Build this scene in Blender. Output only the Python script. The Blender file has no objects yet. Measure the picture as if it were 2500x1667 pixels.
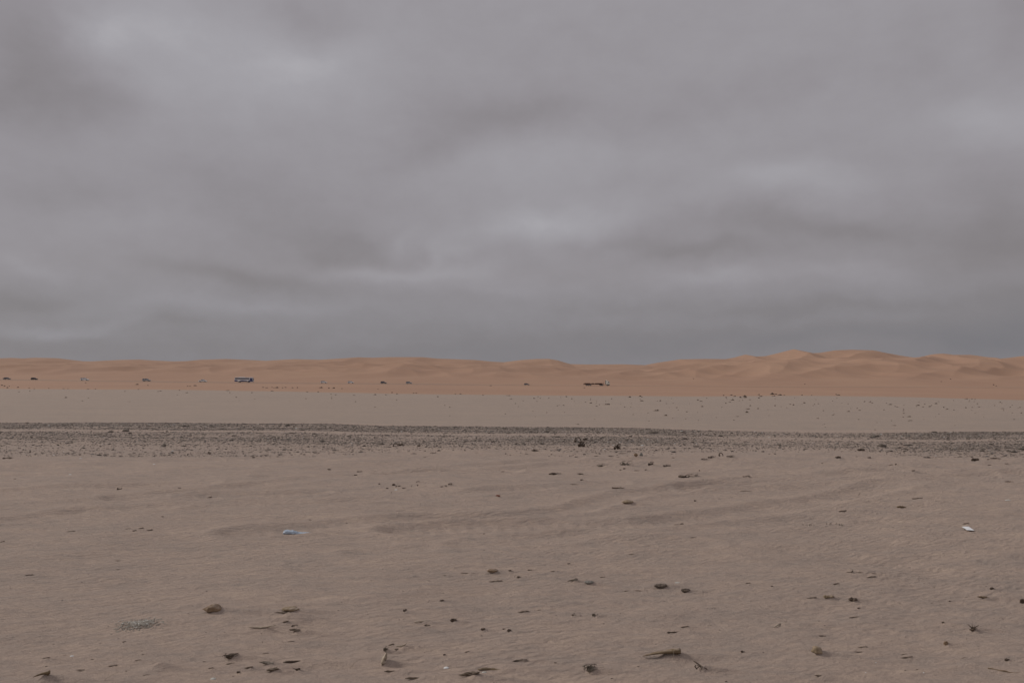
import bpy, math, random
import numpy as np
from mathutils import Vector, Matrix, noise as mnoise

S = bpy.context.scene
COL = S.collection
# ------------------------------------------------------------------ camera
F = 1960.0; W0, H0 = 2500.0, 1667.0; HOR = 912.0; CAMH = 1.70
PITCH = math.atan((HOR - H0 / 2) / F)
cam_d = bpy.data.cameras.new('camera'); cam = bpy.data.objects.new('camera', cam_d); COL.objects.link(cam)
cam_d.sensor_width = 36.0; cam_d.lens = 36.0 * F / W0
cam_d.clip_start = 0.05; cam_d.clip_end = 20000
cam.location = (0, 0, CAMH); cam.rotation_euler = (math.pi / 2 + PITCH, 0, 0)
S.camera = cam
S.render.resolution_x = 1024; S.render.resolution_y = 682
S.view_settings.view_transform = 'Standard'; S.view_settings.look = 'None'
S.view_settings.exposure = 0.0; S.view_settings.gamma = 1.0

def ray(px, row):
    u = (px - W0 / 2) / F; v = (H0 / 2 - row) / F
    c, s = math.cos(PITCH), math.sin(PITCH)
    return u, c - v * s, s + v * c

def dir_az_el(px, row):
    x, y, z = ray(px, row)
    return math.atan2(x, y), math.atan2(z, math.hypot(x, y))

# ------------------------------------------------------------------ sun + overcast sky
SUN_EL, SUN_AZ = math.radians(32), math.radians(-72)      # azimuth measured from +Y towards +X
sd = bpy.data.lights.new('sun', 'SUN'); sd.energy = 1.9; sd.angle = math.radians(12); sd.color = (1.0, 0.95, 0.88)
so = bpy.data.objects.new('sun', sd); COL.objects.link(so)
sv = Vector((math.sin(SUN_AZ) * math.cos(SUN_EL), math.cos(SUN_AZ) * math.cos(SUN_EL), math.sin(SUN_EL)))
so.rotation_euler = sv.to_track_quat('Z', 'Y').to_euler(); so.location = (-40, 10, 60)

world = bpy.data.worlds.new('World'); S.world = world; world.use_nodes = True
nt = world.node_tree; nt.nodes.clear(); N = nt.nodes; L = nt.links
def nd(tree, t, **kw):
    n = tree.nodes.new(t)
    for k, v in kw.items(): setattr(n, k, v)
    return n
def lk(tree, v, sock):
    if hasattr(v, 'is_output'): tree.links.new(v, sock)
    else: sock.default_value = v
def mth(tree, op, a, b=None, c=None, clamp=False):
    n = nd(tree, 'ShaderNodeMath', operation=op, use_clamp=clamp)
    lk(tree, a, n.inputs[0])
    if b is not None: lk(tree, b, n.inputs[1])
    if c is not None: lk(tree, c, n.inputs[2])
    return n.outputs[0]
M = lambda op, a, b=None, c=None, clamp=False: mth(nt, op, a, b, c, clamp)
tc = nd(nt, 'ShaderNodeTexCoord')
sep = nd(nt, 'ShaderNodeSeparateXYZ'); L.new(tc.outputs['Generated'], sep.inputs[0])
az = M('ARCTAN2', sep.outputs[0], sep.outputs[1])
el = M('ARCSINE', sep.outputs[2])
base = nd(nt, 'ShaderNodeCombineXYZ'); L.new(az, base.inputs[0]); L.new(el, base.inputs[1])
def wnoise(scale, detail, sx, sy, seed, rough=0.5):
    mp = nd(nt, 'ShaderNodeMapping'); mp.inputs['Scale'].default_value = (sx, sy, 1); mp.inputs['Location'].default_value = (seed * 3.7, seed * 1.3, seed)
    L.new(base.outputs[0], mp.inputs[0])
    t = nd(nt, 'ShaderNodeTexNoise'); t.inputs['Scale'].default_value = scale; t.inputs['Detail'].default_value = detail; t.inputs['Roughness'].default_value = rough
    L.new(mp.outputs[0], t.inputs['Vector'])
    return t
wn = wnoise(9.0, 5, 1.0, 1.4, 3)
ws = nd(nt, 'ShaderNodeVectorMath', operation='SUBTRACT'); L.new(wn.outputs['Color'], ws.inputs[0]); ws.inputs[1].default_value = (.5, .5, .5)
wm = nd(nt, 'ShaderNodeVectorMath', operation='MULTIPLY'); L.new(ws.outputs[0], wm.inputs[0]); wm.inputs[1].default_value = (.085, .065, 0)
wa = nd(nt, 'ShaderNodeVectorMath', operation='ADD'); L.new(wm.outputs[0], wa.inputs[0]); L.new(base.outputs[0], wa.inputs[1])
# vertical base tone of the cloud deck, by elevation
ramp = nd(nt, 'ShaderNodeValToRGB')
L.new(M('MULTIPLY', el, 1.0 / (math.pi / 2), clamp=True), ramp.inputs[0])
er = ramp.color_ramp
def deg(e): return e / 90.0
stops = [(0, .30), (1.6, .27), (3.2, .33), (6, .45), (10, .50), (15, .58), (21, .64), (26, .63), (45, .82), (90, .95)]
for i, (e, v) in enumerate(stops):
    s = er.elements[i] if i < 2 else er.elements.new(deg(e))
    s.position = deg(e); s.color = (v, v, v, 1)
acc = M('MULTIPLY_ADD', M('MULTIPLY', sep.outputs[1], -1.0, clamp=True), .40, ramp.outputs[0])   # added fill: unseen sky behind the viewer brightened to light viewer-facing sides
# soft cloud masses: (x, y, half width, half height, tilt, weight), placed by direction in the sky
BL = [
 (80, 130, 180, 120, -25, -.36), (240, 240, 120, 50, -12, -.16), (20, 260, 180, 60, 0, -.14), (330, 60, 150, 80, 10, .14), (600, 110, 330, 100, 0, .20),
 (235, 105, 60, 60, -50, .22), (740, 50, 130, 60, 0, -.22), (770, 170, 120, 40, 20, .12), (600, 230, 420, 70, 0, .10),
 (1220, 275, 220, 55, 4, -.24), (1060, 365, 130, 50, 12, -.18), (1250, 430, 230, 60, 0, .12), (1450, 390, 260, 50, 0, .10),
 (1330, 540, 200, 50, 4, .37), (985, 590, 42, 22, 40, .13), (1060, 615, 34, 26, 60, .17), (1110, 600, 40, 20, -30, .12), (940, 665, 130, 22, 0, .22), (1130, 660, 130, 24, 0, .14),
 (840, 605, 150, 42, -6, -.17), (700, 530, 220, 80, -10, -.08), (540, 455, 230, 60, -4, -.05), (620, 675, 220, 28, -5, -.20),
 (160, 470, 170, 35, 0, -.12), (350, 540, 200, 30, 0, .07), (90, 630, 110, 20, -10, .12), (70, 710, 120, 26, 0, -.20),
 (140, 785, 170, 16, 0, .22), (560, 750, 330, 22, 0, .13), (430, 800, 110, 14, 0, -.08), (1200, 700, 150, 16, 0, .06),
 (1940, 445, 170, 34, -5, .20), (1700, 500, 300, 40, 0, .08), (2400, 290, 170, 50, -12, .22), (2450, 130, 130, 70, 0, .03),
 (2000, 560, 330, 36, -8, -.22), (1700, 610, 200, 24, -4, -.20), (1740, 675, 140, 18, 0, .18), (2050, 660, 160, 20, 0, .10),
 (2480, 560, 160, 120, 0, -.18), (2380, 640, 130, 40, 0, -.10), (2250, 150, 100, 80, 0, -.10), (1750, 240, 330, 50, 10, -.12),
 (2500, 40, 110, 90, 0, -.22), (1500, 750, 260, 22, 0, -.06), (2050, 740, 420, 26, 0, -.14), (1950, 820, 650, 30, 0, -.14), (2480, 800, 220, 60, 0, -.16),
 (1450, 120, 350, 90, 0, -.06), (1040, 860, 260, 22, 0, -.06)]
for (px, py, hw, hh, tilt, wgt) in BL:
    a, e = dir_az_el(px, py)
    ca = math.cos(a) ** 2
    mp = nd(nt, 'ShaderNodeMapping'); mp.vector_type = 'TEXTURE'
    mp.inputs['Location'].default_value = (a, e, 0)
    mp.inputs['Rotation'].default_value = (0, 0, math.radians(tilt))
    mp.inputs['Scale'].default_value = (hw / F * ca, hh / F, 1)
    L.new(wa.outputs[0], mp.inputs[0])
    fl = nd(nt, 'ShaderNodeVectorMath', operation='MULTIPLY'); L.new(mp.outputs[0], fl.inputs[0]); fl.inputs[1].default_value = (1, 1, 0)
    dt = nd(nt, 'ShaderNodeVectorMath', operation='DOT_PRODUCT'); L.new(fl.outputs[0], dt.inputs[0]); L.new(fl.outputs[0], dt.inputs[1])
    g = M('POWER', 0.3679, dt.outputs['Value']); wgt *= .86
    acc = M('MULTIPLY_ADD', g, wgt, acc)
n1 = wnoise(6.5, 6, 1.0, 1.9, 11, .55); n2 = wnoise(24.0, 6, 1.0, 1.5, 5, .6)
acc = M('ADD', acc, M('MULTIPLY', M('SUBTRACT', n1.outputs['Fac'], 0.5), 0.15))
acc = M('ADD', acc, M('MULTIPLY', M('SUBTRACT', n2.outputs['Fac'], 0.5), 0.15), clamp=True)
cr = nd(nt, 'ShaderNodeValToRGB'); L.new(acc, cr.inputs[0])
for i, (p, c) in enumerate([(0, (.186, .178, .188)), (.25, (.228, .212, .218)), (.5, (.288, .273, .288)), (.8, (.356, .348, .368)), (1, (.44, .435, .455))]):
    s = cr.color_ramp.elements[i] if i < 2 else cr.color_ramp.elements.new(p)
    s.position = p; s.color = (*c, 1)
hz = nd(nt, 'ShaderNodeValToRGB'); L.new(M('MULTIPLY', el, 1.0 / (math.pi / 2), clamp=True), hz.inputs[0])
hz.color_ramp.elements[0].position = 0; hz.color_ramp.elements[0].color = (.93, .965, 1.02, 1)
hz.color_ramp.elements[1].position = 7 / 90; hz.color_ramp.elements[1].color = (1.01, .995, 1.0, 1)
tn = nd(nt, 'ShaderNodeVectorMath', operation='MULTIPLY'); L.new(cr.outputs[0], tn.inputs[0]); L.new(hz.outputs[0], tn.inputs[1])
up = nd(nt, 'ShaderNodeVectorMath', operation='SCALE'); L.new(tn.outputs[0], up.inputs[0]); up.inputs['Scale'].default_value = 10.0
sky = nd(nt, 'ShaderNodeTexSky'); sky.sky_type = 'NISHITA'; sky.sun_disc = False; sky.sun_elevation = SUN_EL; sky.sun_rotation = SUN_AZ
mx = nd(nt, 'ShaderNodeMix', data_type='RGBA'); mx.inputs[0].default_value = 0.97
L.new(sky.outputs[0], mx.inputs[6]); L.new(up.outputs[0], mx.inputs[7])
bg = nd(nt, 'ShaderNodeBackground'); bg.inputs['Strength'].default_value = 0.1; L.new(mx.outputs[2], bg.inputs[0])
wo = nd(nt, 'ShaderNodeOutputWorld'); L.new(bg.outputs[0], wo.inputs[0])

# ------------------------------------------------------------------ helpers
def tag(o, label=None, cat=None, group=None, kind=None):
    if label: o['label'] = label
    if cat: o['category'] = cat
    if group: o['group'] = group
    if kind: o['kind'] = kind
    return o

def perlin(x, y, seed):
    xi = np.floor(x).astype(np.int64); yi = np.floor(y).astype(np.int64)
    xf = x - xi; yf = y - yi
    def grad(ix, iy, fx, fy):
        h = (ix * 374761393 + iy * 668265263 + seed * 1442695041) & 0xFFFFFFFF
        h = ((h ^ (h >> 13)) * 1274126177) & 0xFFFFFFFF
        h = (h ^ (h >> 16)) & 0xFFFF
        a = h * (2 * np.pi / 65536.0)
        return np.cos(a) * fx + np.sin(a) * fy
    u = xf * xf * xf * (xf * (xf * 6 - 15) + 10); v = yf * yf * yf * (yf * (yf * 6 - 15) + 10)
    a = grad(xi, yi, xf, yf); b = grad(xi + 1, yi, xf - 1, yf)
    c = grad(xi, yi + 1, xf, yf - 1); d = grad(xi + 1, yi + 1, xf - 1, yf - 1)
    return (a + (b - a) * u) * (1 - v) + (c + (d - c) * u) * v
def fbm(x, y, seed, octv=3, gain=0.5):
    s = 0; a = 1.0
    for i in range(octv):
        s = s + a * perlin(x * 2 ** i, y * 2 ** i, seed + i); a *= gain
    return s
def sst(t):
    t = np.clip(t, 0, 1); return t * t * (3 - 2 * t)
def tanrow(row):      # height / depth for a given picture row
    return np.tan(PITCH + np.arctan((H0 / 2 - row) / F))

# ------------------------------------------------------------------ terrain height
SKY = np.array([(-1500, 880), (-600, 884), (-200, 878), (0, 874.5), (27, 873.5), (65, 875), (85, 873), (135, 874), (160, 877), (200, 881.5), (225, 882), (250, 880.5), (290, 878.5), (340, 877.5), (380, 880), (420, 882),
 (460, 881), (490, 878), (550, 876), (600, 878), (650, 880.5), (670, 879), (720, 876.5), (780, 878), (840, 874.5), (875, 871.8), (910, 873.2), (950, 871.5), (1030, 871.5), (1070, 875.3), (1110, 876.5), (1160, 878.5),
 (1200, 882.5), (1230, 884), (1270, 879), (1310, 876), (1340, 875.7), (1360, 879), (1392, 888.5), (1440, 889.5), (1520, 889), (1575, 891), (1605, 885.5), (1660, 877), (1720, 876), (1772, 876.5), (1797, 872), (1820, 865.5),
 (1845, 870), (1872, 869), (1910, 860), (1938, 852.5), (1960, 857), (1982, 862), (2003, 861), (2040, 855), (2080, 853.5), (2130, 855), (2160, 861), (2200, 868), (2235, 873.5), (2260, 872), (2285, 864), (2302, 863), (2320, 866),
 (2370, 866), (2400, 872), (2430, 876.5), (2470, 873), (2500, 869), (2600, 872), (2800, 880), (3400, 876), (4200, 882)], float)
YR, YD, YS = 537.0, 600.0, 1000.0
RROW = lambda px: np.interp(px, [-800, 0, 208, 495, 791, 999, 1286, 1450, 1900, 3300], [921, 926, 928.8, 932.3, 935.3, 936.8, 940, 941.5, 944, 948])
BROW = lambda px: np.interp(px, [-800, 0, 400, 600, 900, 1300, 1650, 1800, 2000, 2250, 2500, 3300], [944, 949, 951.5, 955, 959, 964.5, 967.5, 967, 967, 970, 979, 985])
CROW = lambda px: np.interp(px, [-800, 0, 250, 600, 760, 900, 1100, 1250, 1400, 1550, 1700, 1900, 2050, 2200, 2350, 2500, 3300], [1032, 1032, 1032, 1034.5, 1034.5, 1039, 1041, 1042.5, 1043, 1045.5, 1051, 1056, 1057, 1055, 1054, 1055, 1056])
TRACKS = [  # wheel ruts (px,row ...), depth in m, half width in m
 ([(-300, 1215), (0, 1203), (112, 1194), (500, 1176)], .020, .20), ([(-200, 1262), (5, 1245), (220, 1223), (400, 1213), (760, 1200)], .026, .22),
 ([(-100, 1280), (200, 1250), (600, 1228), (900, 1222)], .02, .2), ([(300, 1212), (625, 1182), (930, 1157), (1240, 1150)], .026, .20),
 ([(500, 1240), (850, 1225), (1023, 1213), (1175, 1202), (1500, 1180)], .02, .2), ([(600, 1300), (904, 1277), (1060, 1262), (1250, 1258), (1400, 1243), (1540, 1207), (1730, 1186), (1875, 1170), (2180, 1150)], .03, .22),
 ([(400, 1124), (771, 1114), (984, 1107), (1300, 1101)], .022, .22), ([(700, 1128), (905, 1120), (1250, 1112), (1600, 1104)], .022, .2), ([(950, 1160), (1250, 1144), (1400, 1130), (1750, 1118)], .028, .22),
 ([(1000, 1292), (1250, 1284), (1560, 1280), (1800, 1250), (2000, 1222), (2140, 1190), (2220, 1170), (2500, 1150)], .03, .25), ([(1150, 1330), (1383, 1314), (1516, 1296), (1750, 1290), (2000, 1265)], .018, .2),
 ([(1700, 1190), (1980, 1172), (2135, 1164), (2400, 1150)], .028, .22), ([(1700, 1160), (1900, 1143), (2200, 1135), (2500, 1128)], .022, .2), ([(-200, 1160), (150, 1155), (600, 1140)], .016, .2),
 ([(650, 1162), (800, 1157), (905, 1152), (1100, 1140), (1400, 1118)], .024, .2), ([(900, 1350), (1300, 1335), (1700, 1330)], .012, .2)]

def flat_at(px, row):
    x, y, z = ray(px, row); t = -CAMH / z
    return x * t, y * t

MOUNDS = []        # filled in by the debris list: x, y, half width, length of sand tail, height
HOLLOWS = []
for (px, row, w, d, dep) in [(2021, 1303, .16, .10, -.022), (1920, 1340, .20, .10, -.028), (2450, 1311, .18, .1, -.02), (2140, 1368, .3, .08, -.02), (1340, 1273, .22, .08, -.02),
                             (760, 1390, .18, .07, -.018), (800, 1381, .25, .06, -.018), (2080, 1620, .2, .06, .012), (400, 1633, .09, .05, .02), (385, 1632, .05, .04, .018), (1610, 1500, .2, .05, .01), (960, 1602, .25, .05, .02), (700, 1515, .2, .05, .02), (720, 1521, .25, .04, .012)]:
    hx, hy = flat_at(px, row); HOLLOWS.append((hx, hy, w, d, dep))

def base_height(X, Y):
    """large shape of the land"""
    Ys = np.maximum(Y, 5.0)
    # beach berm crest
    pc = W0 / 2 + F * X / 25.5
    yc = -CAMH / tanrow(CROW(pc))
    # far plain
    yb = 170.0
    zb = CAMH + tanrow(BROW(W0 / 2 + F * X / yb)) * yb
    zr = CAMH + tanrow(RROW(W0 / 2 + F * X / YR)) * YR - .55
    t1 = np.clip((Y - (yc + 14)) / (yb - yc - 14), 0, 1)
    z_near = -1.3 * sst((Y - yc) / 15.0)
    zp = z_near + (zb + 1.3) * t1
    t2 = np.clip((Y - yb) / (YR - 10 - yb), 0, 1)
    zp = np.where(Y > yb, zb + (zr - zb) * t2, zp)
    # road embankment
    emb = .55 * (sst((Y - (YR - 9)) / 4.5) * (1 - sst((Y - (YR + 6)) / 4)))
    zp = zp + emb
    # dunes
    zs = CAMH + tanrow(np.interp(W0 / 2 + F * X / YS, SKY[:, 0], SKY[:, 1])) * YS
    # smooth skyline for the fore slope
    zsm = 0
    for o in (-60, -30, 0, 30, 60):
        zsm = zsm + .2 * (CAMH + tanrow(np.interp(W0 / 2 + F * (X + o) / YS, SKY[:, 0], SKY[:, 1])) * YS)
    t3 = np.clip((Y - YD) / (YS - YD), 0, 1)
    s = .15 * sst(t3) + .85 * t3 ** 1.1
    zz = zsm + (zs - zsm) * sst((t3 - .55) / .45)
    zd = zr + (zz - zr) * s
    zback = zs - 9 * sst((Y - YS) / 90)
    zd = np.where(Y > YS, zback, zd)
    return np.where(Y > YD, zd, zp), t3

def dune_relief(X, Y, t3):
    sh = X - .55 * (Y - 800)
    r1 = 1 - np.abs(perlin(sh / 95 + 3.1, Y / 150 + 1.7, 5)) * 2.4
    r2 = 1 - np.abs(perlin((X + .8 * (Y - 800)) / 62, Y / 90, 9)) * 2.4
    r3 = fbm(X / 210, Y / 160, 21, 2)
    env = np.clip(t3 * 2.2 - .12, 0, 1) * (1 - sst((t3 - .45) / .4))
    right = sst((X - 120) / 260)
    rel = env * ((3.2 + 1.6 * right) * r1 + (1.8 + 1.2 * right) * r2 + 3.0 * r3)
    # hollows blown into the upper slope, below the crest
    up = sst((t3 - .08) / .3) * (1 - sst((t3 - .80) / .2))
    hol = np.abs(perlin(sh / 70 + 8.2, Y / 110 + 4.1, 12)) * 2 + .8 * np.abs(perlin((X + .4 * (Y - 850)) / 38, Y / 70, 14))
    return rel - up * (3.8 + 2.0 * right) * hol

def height(X, Y, detail=True):
    X = np.asarray(X, float); Y = np.asarray(Y, float)
    z, t3 = base_height(X, Y)
    z = z + dune_relief(X, Y, t3)
    # pyramid peak, its arete running down to the left
    for (px, w, hgt, sk) in [(1938, 34, 3.5, .5), (1820, 22, 2.0, .4), (2302, 30, 2.0, .4), (2090, 46, 2.5, -.5)]:
        cx = (px - 1250) / F * YS
        d = (YS - Y)
        f = np.clip(d / 160, 0, 1)
        rid = np.maximum(0, 1 - np.abs(X - (cx - sk * d)) / (w * (.6 + 1.4 * f)))
        z = z + hgt * rid * np.where((d > 0) & (d < 260), np.sin(np.pi * np.clip(d / 260, 0, 1)), 0) * 1.0
    far = sst((Y - 600) / 100) * (1 - sst((Y - 900) / 100))
    z = z + fbm(X / 30, Y / 30, 31, 2) * .12 * sst((Y - 45) / 60)
    return z

def near_detail(X, Y):
    """wind and wheel relief of the sand in front, metres"""
    R = np.hypot(X, Y)
    pc = W0 / 2 + F * X / 25.5
    yc = -CAMH / tanrow(CROW(pc))
    fade = (1 - sst((Y - yc + 2.5) / 2.5) * .5) * (1 - .65 * sst((Y - 15.5) / 2.5))
    z = fbm(X / 2.6 + 9, Y / 2.2, 41, 3) * .045 * fade
    z = z + fbm((X + .6 * Y) / .9, (Y - .25 * X) / .30, 47, 3) * .019 * fade          # lumpy streaks
    swr = sst((X - 1.2) / 3.0)
    z = z + fbm((X - 1.1 * Y) / 1.1, (Y + .55 * X) / .26, 53, 3) * .022 * (.25 + .75 * swr) * fade
    # gentle swells across the middle distance
    z = z + .042 * np.sin((Y - .12 * X) / .62 + 3 * fbm(X / 5, Y / 3, 61, 2)) * sst((Y - 10.5) / 3) * fade * (.5 + fbm(X / 4, Y / 3, 64, 2))
    for k, (pts, dep, hw) in enumerate(TRACKS):
        P = np.array([flat_at(*p) for p in pts])
        best = np.full(X.shape, 1e9); along = np.zeros(X.shape); acc_l = 0
        y0, y1 = P[:, 1].min() - 1, P[:, 1].max() + 1
        m = (Y > y0) & (Y < y1)
        if not m.any(): continue
        xm, ym = X[m], Y[m]
        b = np.full(xm.shape, 1e9); al = np.zeros(xm.shape); sgn = np.zeros(xm.shape)
        for i in range(len(P) - 1):
            d = P[i + 1] - P[i]; Ln = np.hypot(*d); u = d / Ln
            tt = np.clip((xm - P[i, 0]) * u[0] + (ym - P[i, 1]) * u[1], 0, Ln)
            dx = xm - P[i, 0] - tt * u[0]; dy = ym - P[i, 1] - tt * u[1]
            dd = np.hypot(dx, dy); w = dd < b
            b = np.where(w, dd, b); al = np.where(w, acc_l + tt, al); acc_l += Ln
        b = b + .05 * perlin(xm / .7, ym / .7, 70 + k)
        amp = np.clip(.75 + 1.1 * perlin(al / 1.9, al * 0 + k, 80), .15, 1.3)
        rut = -1.45 * dep * np.exp(-(b / hw) ** 4) * (1 + .10 * np.sin(al * 2 * np.pi / .17) * np.exp(-(b / hw) ** 2))
        lip = .85 * dep * np.exp(-((b - hw * 1.55) / (hw * .45)) ** 2)
        zz = z[m]; zz += (rut + lip) * amp; z[m] = zz
    for (hx, hy, w, d, dep) in HOLLOWS:
        m = (np.abs(X - hx) < 4 * w) & (np.abs(Y - hy) < 4 * d)
        if m.any(): z[m] += dep * np.exp(-((X[m] - hx) / w) ** 2 - ((Y[m] - hy) / d) ** 2)
    for (hx, hy, w, ln, hh) in MOUNDS:        # sand banked against a piece of debris, tailing off downwind (+X)
        m = (X > hx - 3 * w) & (X < hx + ln * 1.3) & (np.abs(Y - hy) < 3 * w)
        if not m.any(): continue
        dx = X[m] - hx; dy = Y[m] - hy + .04 * np.maximum(dx, 0)
        wid = w * (.55 - .38 * np.clip(dx / ln, 0, 1)) + .008
        prof = np.where(dx < 0, np.exp(-(dx / (w * .7)) ** 2), np.clip(1 - dx / ln, 0, 1) ** 1.3)
        z[m] += hh * prof * np.exp(-(dy / wid) ** 2)
    return z * (1 - sst((Y - yc - 3) / 6)) * sst((R - .5) / 2)

def ground_z(x, y):
    X = np.array([x], float); Y = np.array([y], float)
    z = height(X, Y)
    if math.hypot(x, y) < 40: z = z + near_detail(X, Y)
    return float(z[0])

def at(px, row):
    """where the line of sight through a spot of the photo meets the near ground"""
    x, y, z = ray(px, row); t = -CAMH / z
    for _ in range(5):
        g = float(height(np.array([x * t]), np.array([y * t]))[0])
        t = t + (g - (CAMH + z * t)) / z * .9
    return x * t, y * t

# gravel density over the berm, 0..1, as a function of ground position
def gravel(X, Y):
    Yc = np.maximum(Y, 3.0)
    px = W0 / 2 + F * X / Yc * math.cos(PITCH); row = HOR + F * CAMH / Yc
    cr_ = CROW(W0 / 2 + F * X / 25.5)
    dr = row - cr_
    lowe = np.interp(px, [-500, 0, 300, 480, 620, 760, 860, 960, 1150, 1300, 1500, 1650, 1800, 1950, 2100, 2250, 2400, 2500, 3200],
                         [70, 70, 72, 72, 70, 66, 58, 46, 40, 44, 52, 50, 42, 40, 34, 52, 56, 56, 56])
    dens = np.interp(px, [-500, 0, 300, 620, 780, 950, 1200, 1600, 1750, 1900, 2050, 2200, 2350, 2500, 3200],
                         [.62, .62, .66, .85, .8, .72, .8, .85, .5, .35, .4, .62, .95, 1, 1])
    nse = fbm(X / 1.5, Y / .6, 91, 3)
    edge = 1 - sst((dr - lowe * (1 + .35 * nse)) / (8 + lowe * .30))
    top = sst((dr + 2.0) / 2.0)
    # two bare wheel lanes through the stones
    lane1 = 1.08 * np.exp(-((dr - 18 - 2 * perlin(X / 3, Y * 0, 95)) / 3.2) ** 2) * np.interp(px, [0, 700, 1000, 1300, 1700, 1850, 2500], [.97, .9, .85, .95, .6, .9, .85])
    lane2 = np.exp(-((dr - 25) / 2.5) ** 2) * np.interp(px, [0, 700, 1000, 1300, 1700, 2500], [.2, .1, .6, .4, .3, .3])
    patch = np.clip(.8 + 1.3 * fbm(X / 5.0 + 5, Y / .32, 97, 3), .1, 1)
    lowf = (1 - .72 * sst((dr - 30) / 28)) * (1 + .35 * (1 - sst((dr - 13) / 4)))
    return np.clip(dens * edge * top * (1 - lane1) * (1 - lane2) * patch * lowf, 0, 1)

# ------------------------------------------------------------------ materials
def new_mat(name):
    m = bpy.data.materials.new(name); m.use_nodes = True
    t = m.node_tree; b = t.nodes['Principled BSDF']
    return m, t, b
def ramp_node(t, fac, cols):
    r = t.nodes.new('ShaderNodeValToRGB'); t.links.new(fac, r.inputs[0])
    for i, (p, c) in enumerate(cols):
        s = r.color_ramp.elements[i] if i < 2 else r.color_ramp.elements.new(p)
        s.position = p; s.color = (*c, 1)
    return r.outputs[0]
def tex(t, vec, scale, detail=3, rough=.5, sc=(1, 1, 1), rot=0, dist=0):
    mp = t.nodes.new('ShaderNodeMapping'); mp.inputs['Scale'].default_value = sc; mp.inputs['Rotation'].default_value = (0, 0, rot)
    t.links.new(vec, mp.inputs[0])
    n = t.nodes.new('ShaderNodeTexNoise'); n.inputs['Scale'].default_value = scale; n.inputs['Detail'].default_value = detail; n.inputs['Roughness'].default_value = rough; n.inputs['Distortion'].default_value = dist
    t.links.new(mp.outputs[0], n.inputs['Vector'])
    return n.outputs['Fac']
def mixc(t, fac, a, b, mode='MIX'):
    n = t.nodes.new('ShaderNodeMix'); n.data_type = 'RGBA'; n.blend_type = mode
    lk(t, fac, n.inputs[0])
    for v, s in ((a, n.inputs[6]), (b, n.inputs[7])):
        if isinstance(v, tuple): s.default_value = (*v, 1)
        else: t.links.new(v, s)
    return n.outputs[2]

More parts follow.
